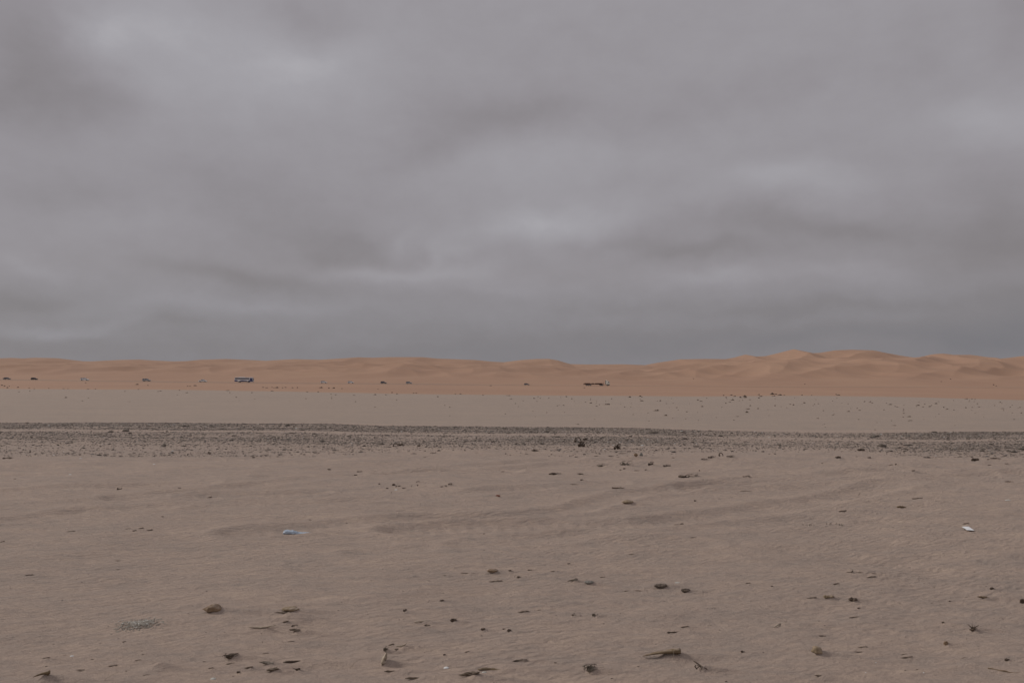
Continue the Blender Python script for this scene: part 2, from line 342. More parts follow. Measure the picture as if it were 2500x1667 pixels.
def make_ground_mat():
    m, t, b = new_mat('sand')
    geo = t.nodes.new('ShaderNodeNewGeometry'); P = geo.outputs['Position']
    at1 = t.nodes.new('ShaderNodeAttribute'); at1.attribute_name = 'grit'
    at2 = t.nodes.new('ShaderNodeAttribute'); at2.attribute_name = 'dune'
    n_a = tex(t, P, 1.6, 5, .6, (.7, 1.6, 1), .3)
    n_b = tex(t, P, .22, 4, .55, (.6, 1.4, 1), -.2)
    n_c = tex(t, P, 9, 5, .65, (.6, 1.5, 1), .4)
    n_g = tex(t, P, 260, 2, .7)
    v = mth(t, 'ADD', mth(t, 'MULTIPLY', n_a, .33), mth(t, 'ADD', mth(t, 'MULTIPLY', n_b, .17), mth(t, 'MULTIPLY', n_c, .50)))
    sand = ramp_node(t, v, [(.36, (.328, .266, .228)), (.46, (.388, .305, .255)), (.54, (.420, .322, .264)), (.64, (.486, .374, .297))])
    g1 = ramp_node(t, n_g, [(.3, (.74, .74, .75)), (.55, (1.0, 1.0, 1.0)), (.72, (1.20, 1.19, 1.16))])
    sand = mixc(t, 1.0, sand, g1, 'MULTIPLY')
    d_a = tex(t, P, .012, 5, .6, (1, .6, 1), .5)
    orange = ramp_node(t, d_a, [(.3, (.352, .219, .155)), (.5, (.382, .239, .167)), (.7, (.402, .256, .178))])
    dn = tex(t, P, .05, 4, .6, (.35, 1, 1))
    dm = mth(t, 'ADD', at2.outputs['Fac'], mth(t, 'MULTIPLY', mth(t, 'SUBTRACT', dn, .5), .25), clamp=True)
    dm = mth(t, 'MULTIPLY', dm, mth(t, 'GREATER_THAN', at2.outputs['Fac'], .001))
    far = t.nodes.new('ShaderNodeAttribute'); far.attribute_name = 'plain'      # sand colour made slightly duller on the flat beyond the berm
    sand = mixc(t, far.outputs['Fac'], sand, mixc(t, 1.0, sand, (.925, .945, .945), 'MULTIPLY'))
    col = mixc(t, dm, sand, orange)
    # grit between the stones: fine grey and dark grains
    vo = t.nodes.new('ShaderNodeTexVoronoi'); vo.inputs['Scale'].default_value = 38; t.links.new(P, vo.inputs['Vector'])
    gs = t.nodes.new('ShaderNodeSeparateColor'); t.links.new(vo.outputs['Color'], gs.inputs[0])
    gcol = ramp_node(t, gs.outputs[0], [(0, (.11, .09, .075)), (.35, (.21, .175, .152)), (.7, (.30, .25, .22)), (1, (.40, .34, .295))])
    gm = mth(t, 'MULTIPLY', at1.outputs['Fac'], ramp_node(t, tex(t, P, 5, 4, .6), [(.35, (.35, .35, .35)), (.6, (1, 1, 1))]))
    col = mixc(t, mth(t, 'MULTIPLY', gm, .85), col, gcol)
    t.links.new(col, b.inputs['Base Color'])
    b.inputs['Roughness'].default_value = .95; b.inputs['Specular IOR Level'].default_value = .15
    # bump: grain, pitting and wind ripples
    mpw = t.nodes.new('ShaderNodeMapping'); mpw.inputs['Rotation'].default_value = (0, 0, math.radians(62)); t.links.new(P, mpw.inputs[0])
    wv = t.nodes.new('ShaderNodeTexWave'); wv.inputs['Scale'].default_value = 4.2; wv.inputs['Distortion'].default_value = 7; wv.inputs['Detail'].default_value = 3; wv.inputs['Detail Scale'].default_value = 1.4
    t.links.new(mpw.outputs[0], wv.inputs['Vector'])
    rm = ramp_node(t, tex(t, P, .35, 3, .6), [(.40, (0, 0, 0)), (.56, (1, 1, 1))])
    h = mth(t, 'MULTIPLY', mth(t, 'MULTIPLY', wv.outputs['Fac'], rm), .0062)
    h = mth(t, 'ADD', h, mth(t, 'MULTIPLY', tex(t, P, 14, 6, .68, (.7, 1.5, 1), .4), .045))
    h = mth(t, 'ADD', h, mth(t, 'MULTIPLY', tex(t, P, 120, 3, .7), .003))
    bp = t.nodes.new('ShaderNodeBump'); bp.inputs['Strength'].default_value = .9; bp.inputs['Distance'].default_value = 1.0
    t.links.new(h, bp.inputs['Height']); t.links.new(bp.outputs[0], b.inputs['Normal'])
    return m
M_SAND = make_ground_mat()

def simple_mat(name, cols, scale=30, rough=.85, bump=.003, stretch=(1, 1, 1), spec=.25, metal=0, dust=.72):
    m, t, b = new_mat(name)
    tcn = t.nodes.new('ShaderNodeTexCoord'); P = tcn.outputs['Object']
    f = tex(t, P, scale, 5, .62, stretch)
    n = len(cols)
    c = ramp_node(t, f, [(.32 + .36 * i / max(1, n - 1), cc) for i, cc in enumerate(cols)])
    if dust:       # blown sand caught on the upper faces
        g = t.nodes.new('ShaderNodeNewGeometry'); sp = t.nodes.new('ShaderNodeSeparateXYZ'); t.links.new(g.outputs['Normal'], sp.inputs[0])
        dm = mth(t, 'MULTIPLY', ramp_node(t, sp.outputs[2], [(.45, (0, 0, 0)), (.95, (1, 1, 1))]), ramp_node(t, tex(t, P, scale * 1.3, 4, .7), [(.42, (0, 0, 0)), (.62, (1, 1, 1))]))
        c = mixc(t, mth(t, 'MULTIPLY', dm, dust), c, (.36, .29, .24))
    t.links.new(c, b.inputs['Base Color']); b.inputs['Roughness'].default_value = rough
    b.inputs['Specular IOR Level'].default_value = spec; b.inputs['Metallic'].default_value = metal
    if bump:
        bp = t.nodes.new('ShaderNodeBump'); bp.inputs['Strength'].default_value = .7; bp.inputs['Distance'].default_value = bump
        t.links.new(tex(t, P, scale * 2.5, 4, .7, stretch), bp.inputs['Height']); t.links.new(bp.outputs[0], b.inputs['Normal'])
    return m
MT = {
 'kelp': simple_mat('dry_seaweed', [(.038, .026, .018), (.075, .052, .037), (.13, .092, .066)], 25),
 'kelp_grey': simple_mat('grey_seaweed', [(.06, .046, .034), (.16, .13, .10), (.30, .26, .21)], 45),
 'wood': simple_mat('driftwood', [(.10, .068, .040), (.17, .120, .070), (.25, .18, .11)], 14, stretch=(1, 5, 5)),
 'wood_dark': simple_mat('dark_wood', [(.065, .046, .032), (.125, .09, .064), (.20, .15, .11)], 16, stretch=(1, 5, 5)),
 'pale': simple_mat('pale_wood', [(.24, .19, .14), (.38, .31, .24), (.50, .43, .34)], 25, stretch=(1, 4, 4)),
 'stone_brown': simple_mat('brown_stone', [(.13, .085, .052), (.20, .135, .085), (.28, .195, .125)], 22),
 'stone_dark': simple_mat('dark_stone', [(.055, .042, .033), (.09, .068, .052), (.14, .105, .08)], 25),
 'stone_tan': simple_mat('tan_stone', [(.17, .125, .075), (.27, .20, .13), (.34, .26, .18)], 25),
 'stone_grey': simple_mat('grey_stone', [(.13, .125, .11), (.19, .18, .16), (.25, .24, .21)], 25),
 'shell': simple_mat('shell', [(.62, .62, .60), (.76, .76, .74), (.84, .84, .82)], 40, rough=.5, dust=0),
 'shell_dull': simple_mat('weathered_shell', [(.40, .40, .36), (.55, .55, .50), (.66, .66, .62)], 60, rough=.6),
 'paper': simple_mat('paper', [(.72, .72, .73), (.80, .80, .81)], 8, bump=.0005, dust=0),
 'red': simple_mat('red_plastic', [(.17, .045, .022), (.27, .075, .035)], 30, rough=.6),
 'scrub': simple_mat('far_rock', [(.055, .038, .028), (.10, .07, .05), (.15, .108, .078)], 3, bump=.02),
}
def mesh_obj(name, verts, faces, mat, parent=None, smooth=True, link=True):
    me = bpy.data.meshes.new(name); me.from_pydata([tuple(v) for v in verts], [], faces)
    if smooth: me.polygons.foreach_set('use_smooth', [True] * len(me.polygons))
    me.materials.append(mat); me.update()
    o = bpy.data.objects.new(name, me)
    if link: COL.objects.link(o)
    if parent: o.parent = parent
    return o

# ------------------------------------------------------------------ the debris list
# kind, x0, x1, base row, height in px, name, material, label (None = small piece, labelled by what it lies next to)
D = []
def add(kind, x0, x1, y, h, mat=None, label=None, name=None, **kw): D.append(dict(kind=kind, x0=x0, x1=x1, y=y, h=h, mat=mat, label=label, name=name, **kw))
# --- named landmarks
add('stone', 493, 540, 1503, 17, 'stone_brown', 'rounded brown stone with a pointed left end, biggest stone on the left sand', tailtip=True)
add('stone', 688, 730, 1497, 8, 'stone_tan', 'flat oval tan stone lying above the dark wood splinters')
add('stick', 607, 674, 1542, 10, 'pale', 'long pale driftwood stick with its right end turned up', lift=1.0, tip=9)
add('chip', 707, 733, 1546, 10, 'wood_dark', 'dark ribbed wood chip just right of the upturned driftwood stick')
add('kelp', 712, 727, 1533, 7, 'kelp', 'dark seaweed knot behind the ribbed wood chip')
add('chip', 690, 704, 1527, 5, 'wood_dark', 'small peaked dark chip left of the seaweed knot')
add('chip', 672, 716, 1515, 9, 'wood_dark', 'low brown splinter half buried below the flat oval tan stone')
add('wedge', 1570, 1660, 1597, 20, 'wood', 'long tapering driftwood plank, its thick right end propped off the sand')
add('straw', 1643, 1647, 1604, 26, 'pale', 'single pale straw standing in front of the tapering driftwood plank')
add('stick', 1654, 1658, 1593, 6, 'wood_dark', 'stubby dark peg under the thick end of the driftwood plank', lift=.3, thick=5)
add('wedge', 80, 120, 1663, 18, 'wood', 'dark driftwood wedge in the bottom left corner of the sand')
add('stone', 1598, 1629, 1433, 9, 'stone_dark', 'dark flat stone, larger of the two smooth dark stones')
add('stone', 1663, 1685, 1445, 8, 'stone_dark', 'small smooth dark stone right of the larger dark flat stone')
add('stone', 1427, 1449, 1427, 7, 'stone_grey', 'grey-green pebble beside the splintered grey chip')
add('chip', 1386, 1410, 1424, 10, 'kelp_grey', 'splintered grey chip tilted up to the right, beside the grey-green pebble')
add('stone', 1190, 1216, 1402, 7, 'stone_brown', 'reddish brown flat stone near the middle of the foreground')
add('bundle', 1426, 1457, 1633, 18, 'kelp_grey', 'tangled grey bundle of dry seaweed near the bottom edge')
add('straw', 1483, 1492, 1638, 14, 'pale', 'short pale straw stub right of the tangled grey bundle')
add('kelp', 1456, 1474, 1621, 5, 'kelp_grey', 'thin trailing end of grey seaweed right behind the tangled bundle')
add('bark', 928, 945, 1622, 26, 'pale', 'ragged pale piece of bark standing upright in the sand')
add('bundle', 936, 948, 1591, 12, 'kelp_grey', 'frayed grey tuft just behind the upright pale bark')
add('straw', 853, 872, 1624, 18, 'pale', 'pale straw leaning right, left of the upright bark')
add('stick', 968, 994, 1581, 10, 'pale', 'pale stick rising to the right behind the upright bark', lift=1.0, tip=9)
add('lump', 964, 975, 1583, 5, 'kelp', 'dark crumb at the lower end of the pale rising stick')
add('shell', 1083, 1096, 1629, 7, 'shell', 'bright white oval shell lying alone on the sand')
add('shell', 1176, 1188, 1637, 4, 'shell_dull', 'pale shell sliver below the long low brown driftwood ribbon')
add('ribbon', 1167, 1262, 1631, 6, 'wood', 'long low brown driftwood ribbon half sunk in the sand')
add('chip', 1124, 1169, 1657, 13, 'wood_dark', 'thick dark slab of bark at the bottom edge')
add('ribbon', 990, 1050, 1660, 6, 'wood_dark', 'thin dark ribbon left of the thick bark slab at the bottom edge')
add('ribbon', 938, 984, 1639, 5, 'wood_dark', 'thin brown ribbon in front of the upright pale bark')
add('bundle', 546, 582, 1610, 13, 'kelp', 'twiggy dark bundle of seaweed below the rounded brown stone')
add('chip', 650, 680, 1637, 10, 'wood_dark', 'dark wood chunk with a forked right end near the bottom left')
add('chip', 634, 671, 1624, 9, 'kelp_grey', 'grey sloping flake just above the forked dark wood chunk')
add('ribbon', 692, 762, 1616, 8, 'kelp', 'long dark seaweed ribbon trailing right, above the stemmed knob')
add('lump', 722, 733, 1634, 8, 'kelp', 'dark knob of seaweed with a thin stem pointing left', stem=-14)
add('stick', 1883, 1927, 1524, 8, 'pale', 'pale twisted twig slanting down to the right on the right sand', slant=-17)
add('wedge2', 1981, 2008, 1599, 15, 'stone_tan', 'tan wedge-shaped stone with a dark underside')
add('lump', 2073, 2093, 1467, 10, 'kelp', 'largest dark lump on the right sand, with two knobs')
add('crust', 2011, 2033, 1461, 8, 'stone_tan', 'crumbly tan crust left of the dark two-knobbed lump')
add('chip', 1971, 1992, 1461, 4, 'wood_dark', 'thin curved brown flake left of the crumbly tan crust')
add('tuft', 2364, 2387, 1541, 12, 'kelp', 'splayed dark twig tuft near the right edge')
add('stone', 2304, 2315, 1576, 9, 'stone_brown', 'small round brown stone below the splayed twig tuft')
add('chip', 2387, 2413, 1456, 8, 'wood', 'angled brown wood chip near the right edge')
add('lump', 2492, 2506, 1474, 12, 'kelp', 'dark lump cut by the right edge of the picture')
add('twigs', 1696, 1724, 1635, 18, 'kelp', 'thin forked twig slanting down to the right near the bottom')
add('straw', 250, 287, 1664, 20, 'pale', 'long pale straw leaning right in the bottom left')
add('straw', 2425, 2493, 1637, 3, 'wood', 'long straight straw lying flat in the bottom right', flat=1)
add('shell', 514, 527, 1656, 7, 'shell_dull', 'broken pale shell near the bottom edge on the left')
add('shell', 171, 180, 1600, 3, 'shell', 'small white shell by the dark specks in the lower left')
add('stone', 1518, 1546, 1233, 7, 'stone_tan', 'sand-coloured domed stone with a dark right tip in the middle distance')
add('chip', 1210, 1220, 1215, 6, 'red', 'rust red plastic fragment in the middle distance')
add('stick', 1340, 1370, 1161, 5, 'kelp', 'thick dark straight stick below the kelp curls', thick=4)
add('shell', 1419, 1438, 1174, 2, 'shell_dull', 'narrow pale strip lying right of the thick dark stick')
add('stick', 1494, 1523, 1200, 3, 'wood_dark', 'flat grey-brown plank in the middle distance', thick=3)
add('stone', 1548, 1557, 1121, 7, 'stone_brown', 'left one of two knobbly stones standing side by side')
add('stone', 1561, 1570, 1119, 7, 'stone_grey', 'right one of two knobbly stones standing side by side')
add('stick', 1646, 1684, 1278, 2, 'wood_dark', 'thin straight dark stick in the middle distance', thick=1.6)
add('lump', 1660, 1669, 1277, 5, 'kelp', 'dark half disc resting on the thin straight stick')
add('kelp', 1658, 1703, 1172, 9, 'kelp', 'wide arched spray of dark seaweed in the middle distance')
add('kelp', 1582, 1595, 1137, 9, 'kelp', 'dark seaweed ball with two upright horns')
add('kelp', 1813, 1833, 1168, 5, 'kelp', 'dark hooked seaweed stem right of the wide arched spray')
add('curl', 1402, 1420, 1082, 13, 'kelp', 'curled dark kelp stalk shaped like an open ring on the gravel edge')
add('kelp', 1412, 1428, 1092, 14, 'kelp', 'dark kelp holdfast with a raised horn right of the curled stalk')
add('kelp', 1421, 1436, 1076, 8, 'kelp', 'peaked dark kelp piece behind the kelp with the raised horn')
add('kelp', 1498, 1515, 1098, 14, 'kelp', 'looped dark kelp tangle on the gravel edge, right of the kelp holdfast')
add('kelp', 1049, 1064, 1108, 6, 'kelp', 'dark kelp cake lying on bare sand below the gravel')
add('stick', 972, 987, 1090, 4, 'kelp', 'short thick dark stem on the gravel edge', thick=4)
add('curl', 959, 972, 1093, 8, 'kelp', 'bent dark kelp stalk just left of the short thick stem')
add('kelp', 1712, 1729, 1127, 6, 'kelp', 'leftmost piece in the row of dark kelp pieces below the gravel')
add('kelp', 1727, 1748, 1123, 7, 'kelp', 'slanting dark kelp stalk in the row of pieces below the gravel')
add('curl', 1755, 1766, 1123, 9, 'kelp', 'ring-shaped kelp piece in the row below the gravel')
add('kelp', 1774, 1793, 1123, 6, 'kelp', 'rightmost piece in the row of dark kelp pieces below the gravel')
add('lump', 2096, 2109, 1103, 7, 'kelp', 'dark notched kelp lump just below the gravel on the right')
add('lump', 2374, 2389, 1123, 8, 'kelp', 'big dark kelp lump near the right edge below the gravel')
add('stick', 2419, 2441, 1121, 4, 'kelp', 'dark kelp stem with a knob at each end near the right edge', thick=2.5)
add('lump', 2041, 2051, 1120, 6, 'kelp', 'dark pointed lump on bare sand below the right gravel')
add('stick', 2045, 2083, 1249, 5, 'wood_dark', 'dark twig sloping down right, on the right middle sand', slant=-4, thick=2.5)
add('stick', 2190, 2212, 1239, 4, 'wood', 'brown spindle-shaped wood piece in the right middle distance', thick=4)
add('stick', 2226, 2254, 1219, 3, 'wood_dark', 'dark log-like stem left of the white sliver on the right', thick=2.5)
add('shell', 2453, 2469, 1219, 3, 'shell_dull', 'white sliver near the right edge in the middle distance')
add('straw', 2096, 2101, 1200, 6, 'kelp', 'single dark peg standing upright in the right middle distance')
add('curl', 285, 298, 1195, 5, 'kelp', 'V-shaped dark twig in the left middle distance')
add('kelp', 8, 33, 1126, 6, 'kelp', 'dark seaweed shreds at the left edge below the gravel')
add('kelp', 501, 514, 1110, 6, 'kelp', 'dark peaked kelp piece below the gravel on the left')
add('kelp', 1454, 1488, 1139, 8, 'kelp_grey', 'wiry loops of grey-brown twig below the kelp curls')
add('kelp', 1512, 1543, 1138, 12, 'kelp_grey', 'spray of thin crossing twigs right of the wiry loops')
add('stalks', 2019, 2060, 1278, 7, 'kelp_grey', 'row of thin stalks poking up through the right middle sand', n=14)
add('stalks', 1962, 1992, 1281, 7, 'kelp_grey', 'sparse thin stalks left of the row of stalks', n=8)
add('shell', 1647, 1661, 1423, 3, 'shell_dull', 'small white chip behind the two smooth dark stones')
add('chip', 1250, 1286, 1609, 6, 'kelp', 'dark flat shred left of the tangled grey bundle')
add('stick', 1628, 1674, 1536, 5, 'kelp', 'dark twig with two knots above the tapering plank', thick=2.5, knots=1)
add('kelp', 1444, 1461, 1500, 9, 'kelp_grey', 'seaweed knot with pale bits, in the middle of the foreground')
add('kelp', 1391, 1406, 1497, 7, 'kelp', 'dark ragged lump left of the seaweed knot with pale bits')
add('lump', 1100, 1115, 1513, 9, 'kelp', 'dark jagged lump in the middle of the foreground')
add('lump', 1174, 1185, 1533, 8, 'kelp', 'dark rounded lump right below the jagged lump')
add('lump', 984, 993, 1493, 7, 'kelp', 'dark pointed crumb left of the jagged lump')
add('stick', 1012, 1050, 1516, 6, 'pale', 'brown twig with a knobbed left end, left of the jagged lump', thick=3, slant=-4)
add('stick', 2071, 2135, 1402, 5, 'wood_dark', 'line of dark twig pieces in the right foreground', thick=1.8)
add('stick', 2076, 2086, 1400, 7, 'kelp', 'short dark stub slanting above the line of twig pieces', slant=-5, thick=2.4)
# --- small pieces
sm = [  # x0,x1,row,h,kind
 (187,215,1640,5,'chip'),(266,286,1625,4,'chip'),(103,120,1609,4,'chip'),(153,162,1598,2,'chip'),(222,235,1608,3,'stick'),(330,343,1613,3,'chip'),(346,355,1598,3,'stick'),(378,399,1624,4,'kelp'),
 (306,310,1638,4,'lump'),(348,364,1652,3,'chip'),(61,80,1405,3,'chip'),(283,294,1384,2,'chip'),(300,308,1567,3,'lump'),(553,571,1622,4,'chip'),(494,508,1614,3,'stick'),(508,521,1633,4,'chip'),
 (598,617,1631,6,'chip'),(578,587,1640,6,'lump'),(567,571,1646,3,'lump'),(702,716,1565,3,'chip'),(641,654,1593,3,'chip'),(110,116,1625,2,'lump'),(1074,1084,1466,5,'lump'),(1125,1159,1402,4,'stick'),
 (1081,1093,1408,3,'chip'),(1241,1248,1401,4,'lump'),(1194,1224,1420,4,'chip'),(1037,1050,1524,4,'lump'),(1227,1235,1529,3,'lump'),(1238,1249,1537,7,'lump'),(948,962,1573,5,'chip'),(1035,1038,1588,2,'lump'),
 (1082,1088,1602,4,'lump'),(1135,1146,1592,4,'chip'),(1262,1271,1413,5,'lump'),(1255,1258,1411,5,'straw'),(1288,1299,1394,3,'lump'),(1344,1362,1400,3,'stick'),(1465,1477,1409,3,'chip'),(1524,1534,1439,3,'chip'),
 (1550,1580,1438,4,'stick'),(1820,1832,1430,4,'chip'),(1265,1290,1488,5,'chip'),(1311,1320,1485,3,'chip'),(1662,1680,1523,4,'chip'),(1353,1360,1612,3,'lump'),(1556,1562,1619,5,'stick'),(1808,1820,1586,5,'lump'),
 (1770,1776,1663,3,'lump'),(1491,1497,1652,2,'lump'),(2115,2137,1408,4,'chip'),(2034,2048,1428,4,'chip'),(1882,1888,1438,3,'lump'),(2093,2101,1483,4,'lump'),(1999,2018,1549,3,'chip'),(2074,2101,1508,3,'chip'),
 (2095,2117,1577,3,'chip'),(2087,2117,1588,3,'chip'),(2200,2215,1592,3,'chip'),(2200,2228,1599,4,'chip'),(2299,2306,1523,4,'lump'),(2417,2428,1441,6,'lump'),(2316,2321,1464,3,'lump'),(1989,2008,1644,5,'chip'),
 (2347,2357,1604,3,'chip'),(2453,2464,1615,7,'lump'),(2208,2212,1630,3,'lump'),(2235,2245,1629,3,'chip'),(2054,2073,1667,3,'chip'),(2137,2140,1609,2,'shell'),(2253,2257,1637,3,'shell'),(2112,2115,1636,2,'shell'),
 (192,198,1113,3,'lump'),(505,517,1211,4,'chip'),(394,402,1214,3,'lump'),(412,418,1218,2,'lump'),(434,442,1192,2,'lump'),(393,400,1263,2,'lump'),(306,318,1293,2,'chip'),(324,333,1297,3,'lump'),(337,350,1292,3,'chip'),
 (358,372,1296,4,'chip'),(163,182,1298,3,'chip'),(281,297,1366,3,'chip'),(33,39,1172,2,'lump'),(168,175,1154,2,'shell'),(373,379,1134,2,'shell'),(194,200,1119,2,'shell'),(0,11,1326,4,'chip'),(766,775,1108,4,'kelp'),
 (798,808,1145,5,'kelp'),(871,884,1155,5,'kelp'),(864,872,1162,3,'lump'),(924,928,1184,3,'lump'),(942,948,1191,3,'lump'),(957,965,1187,5,'lump'),(964,972,1190,5,'kelp'),(972,980,1190,3,'lump'),(982,990,1195,6,'stick'),
 (1004,1006,1190,5,'straw'),(1016,1024,1183,4,'kelp'),(1018,1022,1190,5,'lump'),(954,957,1201,4,'straw'),(963,971,1194,3,'shell'),(1075,1082,1192,2,'lump'),(1085,1091,1192,3,'lump'),(1094,1104,1191,6,'kelp'),
 (1009,1018,1108,2,'shell'),(1018,1027,1092,7,'kelp'),(1225,1234,1134,4,'kelp'),(1222,1232,1156,2,'chip'),(1044,1055,1264,2,'chip'),(845,848,1275,2,'lump'),(753,760,1270,2,'chip'),(1180,1185,1307,2,'lump'),
 (1296,1314,1100,7,'kelp'),(1409,1424,1161,5,'chip'),(1391,1412,1184,2,'stick'),(1617,1637,1138,6,'kelp'),(1574,1580,1147,4,'lump'),(1694,1700,1227,3,'lump'),(1535,1549,1360,3,'stick'),(1385,1392,1377,3,'lump'),
 (1686,1702,1318,2,'stick'),(1808,1835,1200,2,'stick'),(2089,2101,1116,3,'kelp'),(2118,2126,1118,3,'lump'),(2170,2179,1140,3,'chip'),(2185,2190,1140,4,'lump'),(2455,2473,1183,6,'stick'),(2351,2365,1278,3,'chip'),
 (2226,2234,1153,3,'chip'),(1344,1349,1109,3,'lump'),(1403,1411,1116,2,'lump'),(1450,1465,1116,2,'stick'),(1484,1494,1117,3,'chip'),(1505,1513,1118,2,'lump'),(1510,1530,1107,3,'stick'),(1640,1652,1121,3,'stick'),
 (1512,1517,1146,2,'lump'),(1521,1527,1143,3,'lump'),(1549,1561,1148,2,'stick'),(1416,1424,1178,3,'lump'),(1495,1500,1196,3,'lump'),(1706,1709,1147,3,'lump'),(2205,2213,1104,3,'lump'),(2410,2418,1121,3,'lump'),
 (2450,2462,1128,3,'kelp'),(2411,2424,1133,4,'twig'),(2005,2009,1127,2,'lump'),(739,746,1112,2,'lump'),(635,652,1112,2,'chip'),(1030,1040,1118,2,'chip'),(1208,1214,1114,2,'lump'),(1160,1168,1104,3,'lump')]
for (a, b_, r_, h_, k_) in sm:
    mt_ = {'chip': 'wood_dark', 'lump': 'kelp', 'stick': 'wood_dark', 'kelp': 'kelp', 'straw': 'kelp', 'shell': 'shell', 'twig': 'kelp'}[k_]
    add('stick' if k_ == 'twig' else k_, a, b_, r_, h_, mt_)

for d in D:
    cx = (d['x0'] + d['x1']) / 2
    d['p'] = flat_at(cx, d['y'] - .12 * d['h']); d['s'] = math.hypot(*d['p']) / F * 1.0 ; d['Y'] = d['p'][1]
    d['s'] = d['p'][1] / F / math.cos(PITCH)
    d['w'] = (d['x1'] - d['x0']) * d['s']; d['hh'] = d['h'] * d['s'] * (.85 if d['kind'] in ('kelp', 'curl', 'lump') else 1)
    if d['kind'] not in ('shell', 'straw', 'stalks') and d['w'] > .012:
        mw = d['w'] * .5
        MOUNDS.append((d['p'][0] + .25 * d['w'], d['p'][1] + .1 * d['w'], max(.012, min(mw, .09)), min(.75, max(.10, 2.6 * d['w'] + 3 * d['hh'])), min(.036, .95 * d['hh'])))

# ------------------------------------------------------------------ terrain mesh
def build_terrain():
    th_d = np.radians(np.linspace(-36, 36, 1180))
    side = np.radians(np.linspace(36, 324, 150))[1:-1]
    th = np.concatenate([th_d, side])
    rows = np.linspace(1830, HOR + F * CAMH / 27.6, 470)
    r_near = F * CAMH / (rows - HOR)
    r = np.concatenate([[.02, .5, 1, 1.6, 2.2, 2.8, 3.2], r_near[r_near > 3.45], np.linspace(27.8, 47, 26), np.geomspace(48, 170, 90), np.geomspace(174, 520, 60), np.linspace(523, 550, 36), np.linspace(554, 600, 12),
                        np.linspace(604, 1130, 215), np.geomspace(1160, 1600, 18), np.geomspace(1800, 9000, 12)])
    TH, R = np.meshgrid(th, r)
    X = R * np.sin(TH); Y = R * np.cos(TH)
    # rows bend to straight lines across the view so that crests and the road stay crisp
    cosf = np.where(np.abs(TH) < math.radians(37), 1 / np.maximum(np.cos(TH), .2), 1.0)
    TS = np.where(TH > math.pi, TH - 2 * math.pi, TH)
    bl = 1 - sst((np.abs(TS) - math.radians(36)) / math.radians(20))
    fac = 1 + (1 / np.cos(np.clip(np.abs(TS), 0, math.radians(36))) - 1) * bl
    fac = np.where(R > 1200, 1 + (fac - 1) * 1, fac)
    X = X * fac; Y = Y * fac
    xf, yf = X.ravel(), Y.ravel()
    z = height(xf, yf)
    nearm = (yf < 40) & (np.hypot(xf, yf) < 60)
    z[nearm] += near_detail(xf[nearm], yf[nearm])
    nr, nc = X.shape
    gr = np.zeros_like(z); gm_ = (yf > 12) & (yf < 34) & (np.abs(xf) < 40)
    gr[gm_] = gravel(xf[gm_], yf[gm_])
    emb = np.exp(-((yf - (YR - 6.5)) / 2.2) ** 2) * .45 * (1 - sst((xf + 30) / 60)) ; gr = np.maximum(gr, emb)
    # where the pale plain gives way to orange dune sand
    ybr = 168 + 9 * perlin(xf / 40, xf * 0 + 3.3, 15) + 5 * perlin(xf / 9, xf * 0 + 1.3, 16)
    pxx = W0 / 2 + F * xf / 170
    soft = np.interp(pxx, [0, 1600, 1900, 2200, 2500], [5, 9, 26, 34, 24])
    start = ybr + np.interp(pxx, [0, 1600, 1900, 2200, 2500], [0, 0, -6, -10, -4])
    du = np.where(yf > 30, sst((yf - start) / soft), 0)
    co = np.stack([xf, yf, z], 1)
    idx = np.arange(nr * nc).reshape(nr, nc)
    def mk(name, r0, r1):
        sub = idx[r0:r1 + 1]; vs = co[sub.ravel()]
        nrr = r1 - r0 + 1
        id2 = np.arange(nrr * nc).reshape(nrr, nc)
        nxt = np.roll(id2, -1, 1)
        q = np.stack([id2[:-1], nxt[:-1], nxt[1:], id2[1:]], -1).reshape(-1, 4)[:, ::-1]
        me = bpy.data.meshes.new(name)
        me.vertices.add(len(vs)); me.vertices.foreach_set('co', vs.astype(np.float32).ravel())
        me.loops.add(q.size); me.loops.foreach_set('vertex_index', q.astype(np.int32).ravel())
        me.polygons.add(len(q)); me.polygons.foreach_set('loop_start', np.arange(0, q.size, 4, dtype=np.int32))
        me.update(calc_edges=True)
        me.polygons.foreach_set('use_smooth', np.ones(len(q), bool))
        for nm, arr in (('grit', gr), ('dune', du), ('plain', sst((yf - 29) / 8))):
            a = me.attributes.new(nm, 'FLOAT', 'POINT'); a.data.foreach_set('value', arr[sub.ravel()].astype(np.float32))
        me.materials.append(M_SAND); me.update()
        o = bpy.data.objects.new(name, me); COL.objects.link(o)
        return tag(o, kind='structure')
    k = int(np.searchsorted(r, 600.5))
    mk('sand_ground', 0, k); mk('sand_dunes', k, nr - 1)
build_terrain()

# ------------------------------------------------------------------ road on its embankment
def build_road():
    m, t, b = new_mat('asphalt')
    g = t.nodes.new('ShaderNodeNewGeometry')
    c = ramp_node(t, tex(t, g.outputs['Position'], .8, 4, .6, (.1, 1, 1)), [(.3, (.21, .165, .13)), (.7, (.30, .23, .175))])
    t.links.new(c, b.inputs['Base Color']); b.inputs['Roughness'].default_value = .9
    xs = np.linspace(-1200, 1200, 601); ys = [YR - 3.8, YR, YR + 3.8]
    V = []; Fc = []
    for x in xs:
        for y in ys: V.append((x, y, ground_z(x, y) + .03 + (.04 if y == YR else 0)))
    for i in range(len(xs) - 1):
        for j in range(2):
            a = i * 3 + j; Fc.append((a, a + 3, a + 4, a + 1))
    o = mesh_obj('road', V, Fc, m); tag(o, kind='structure')
build_road()

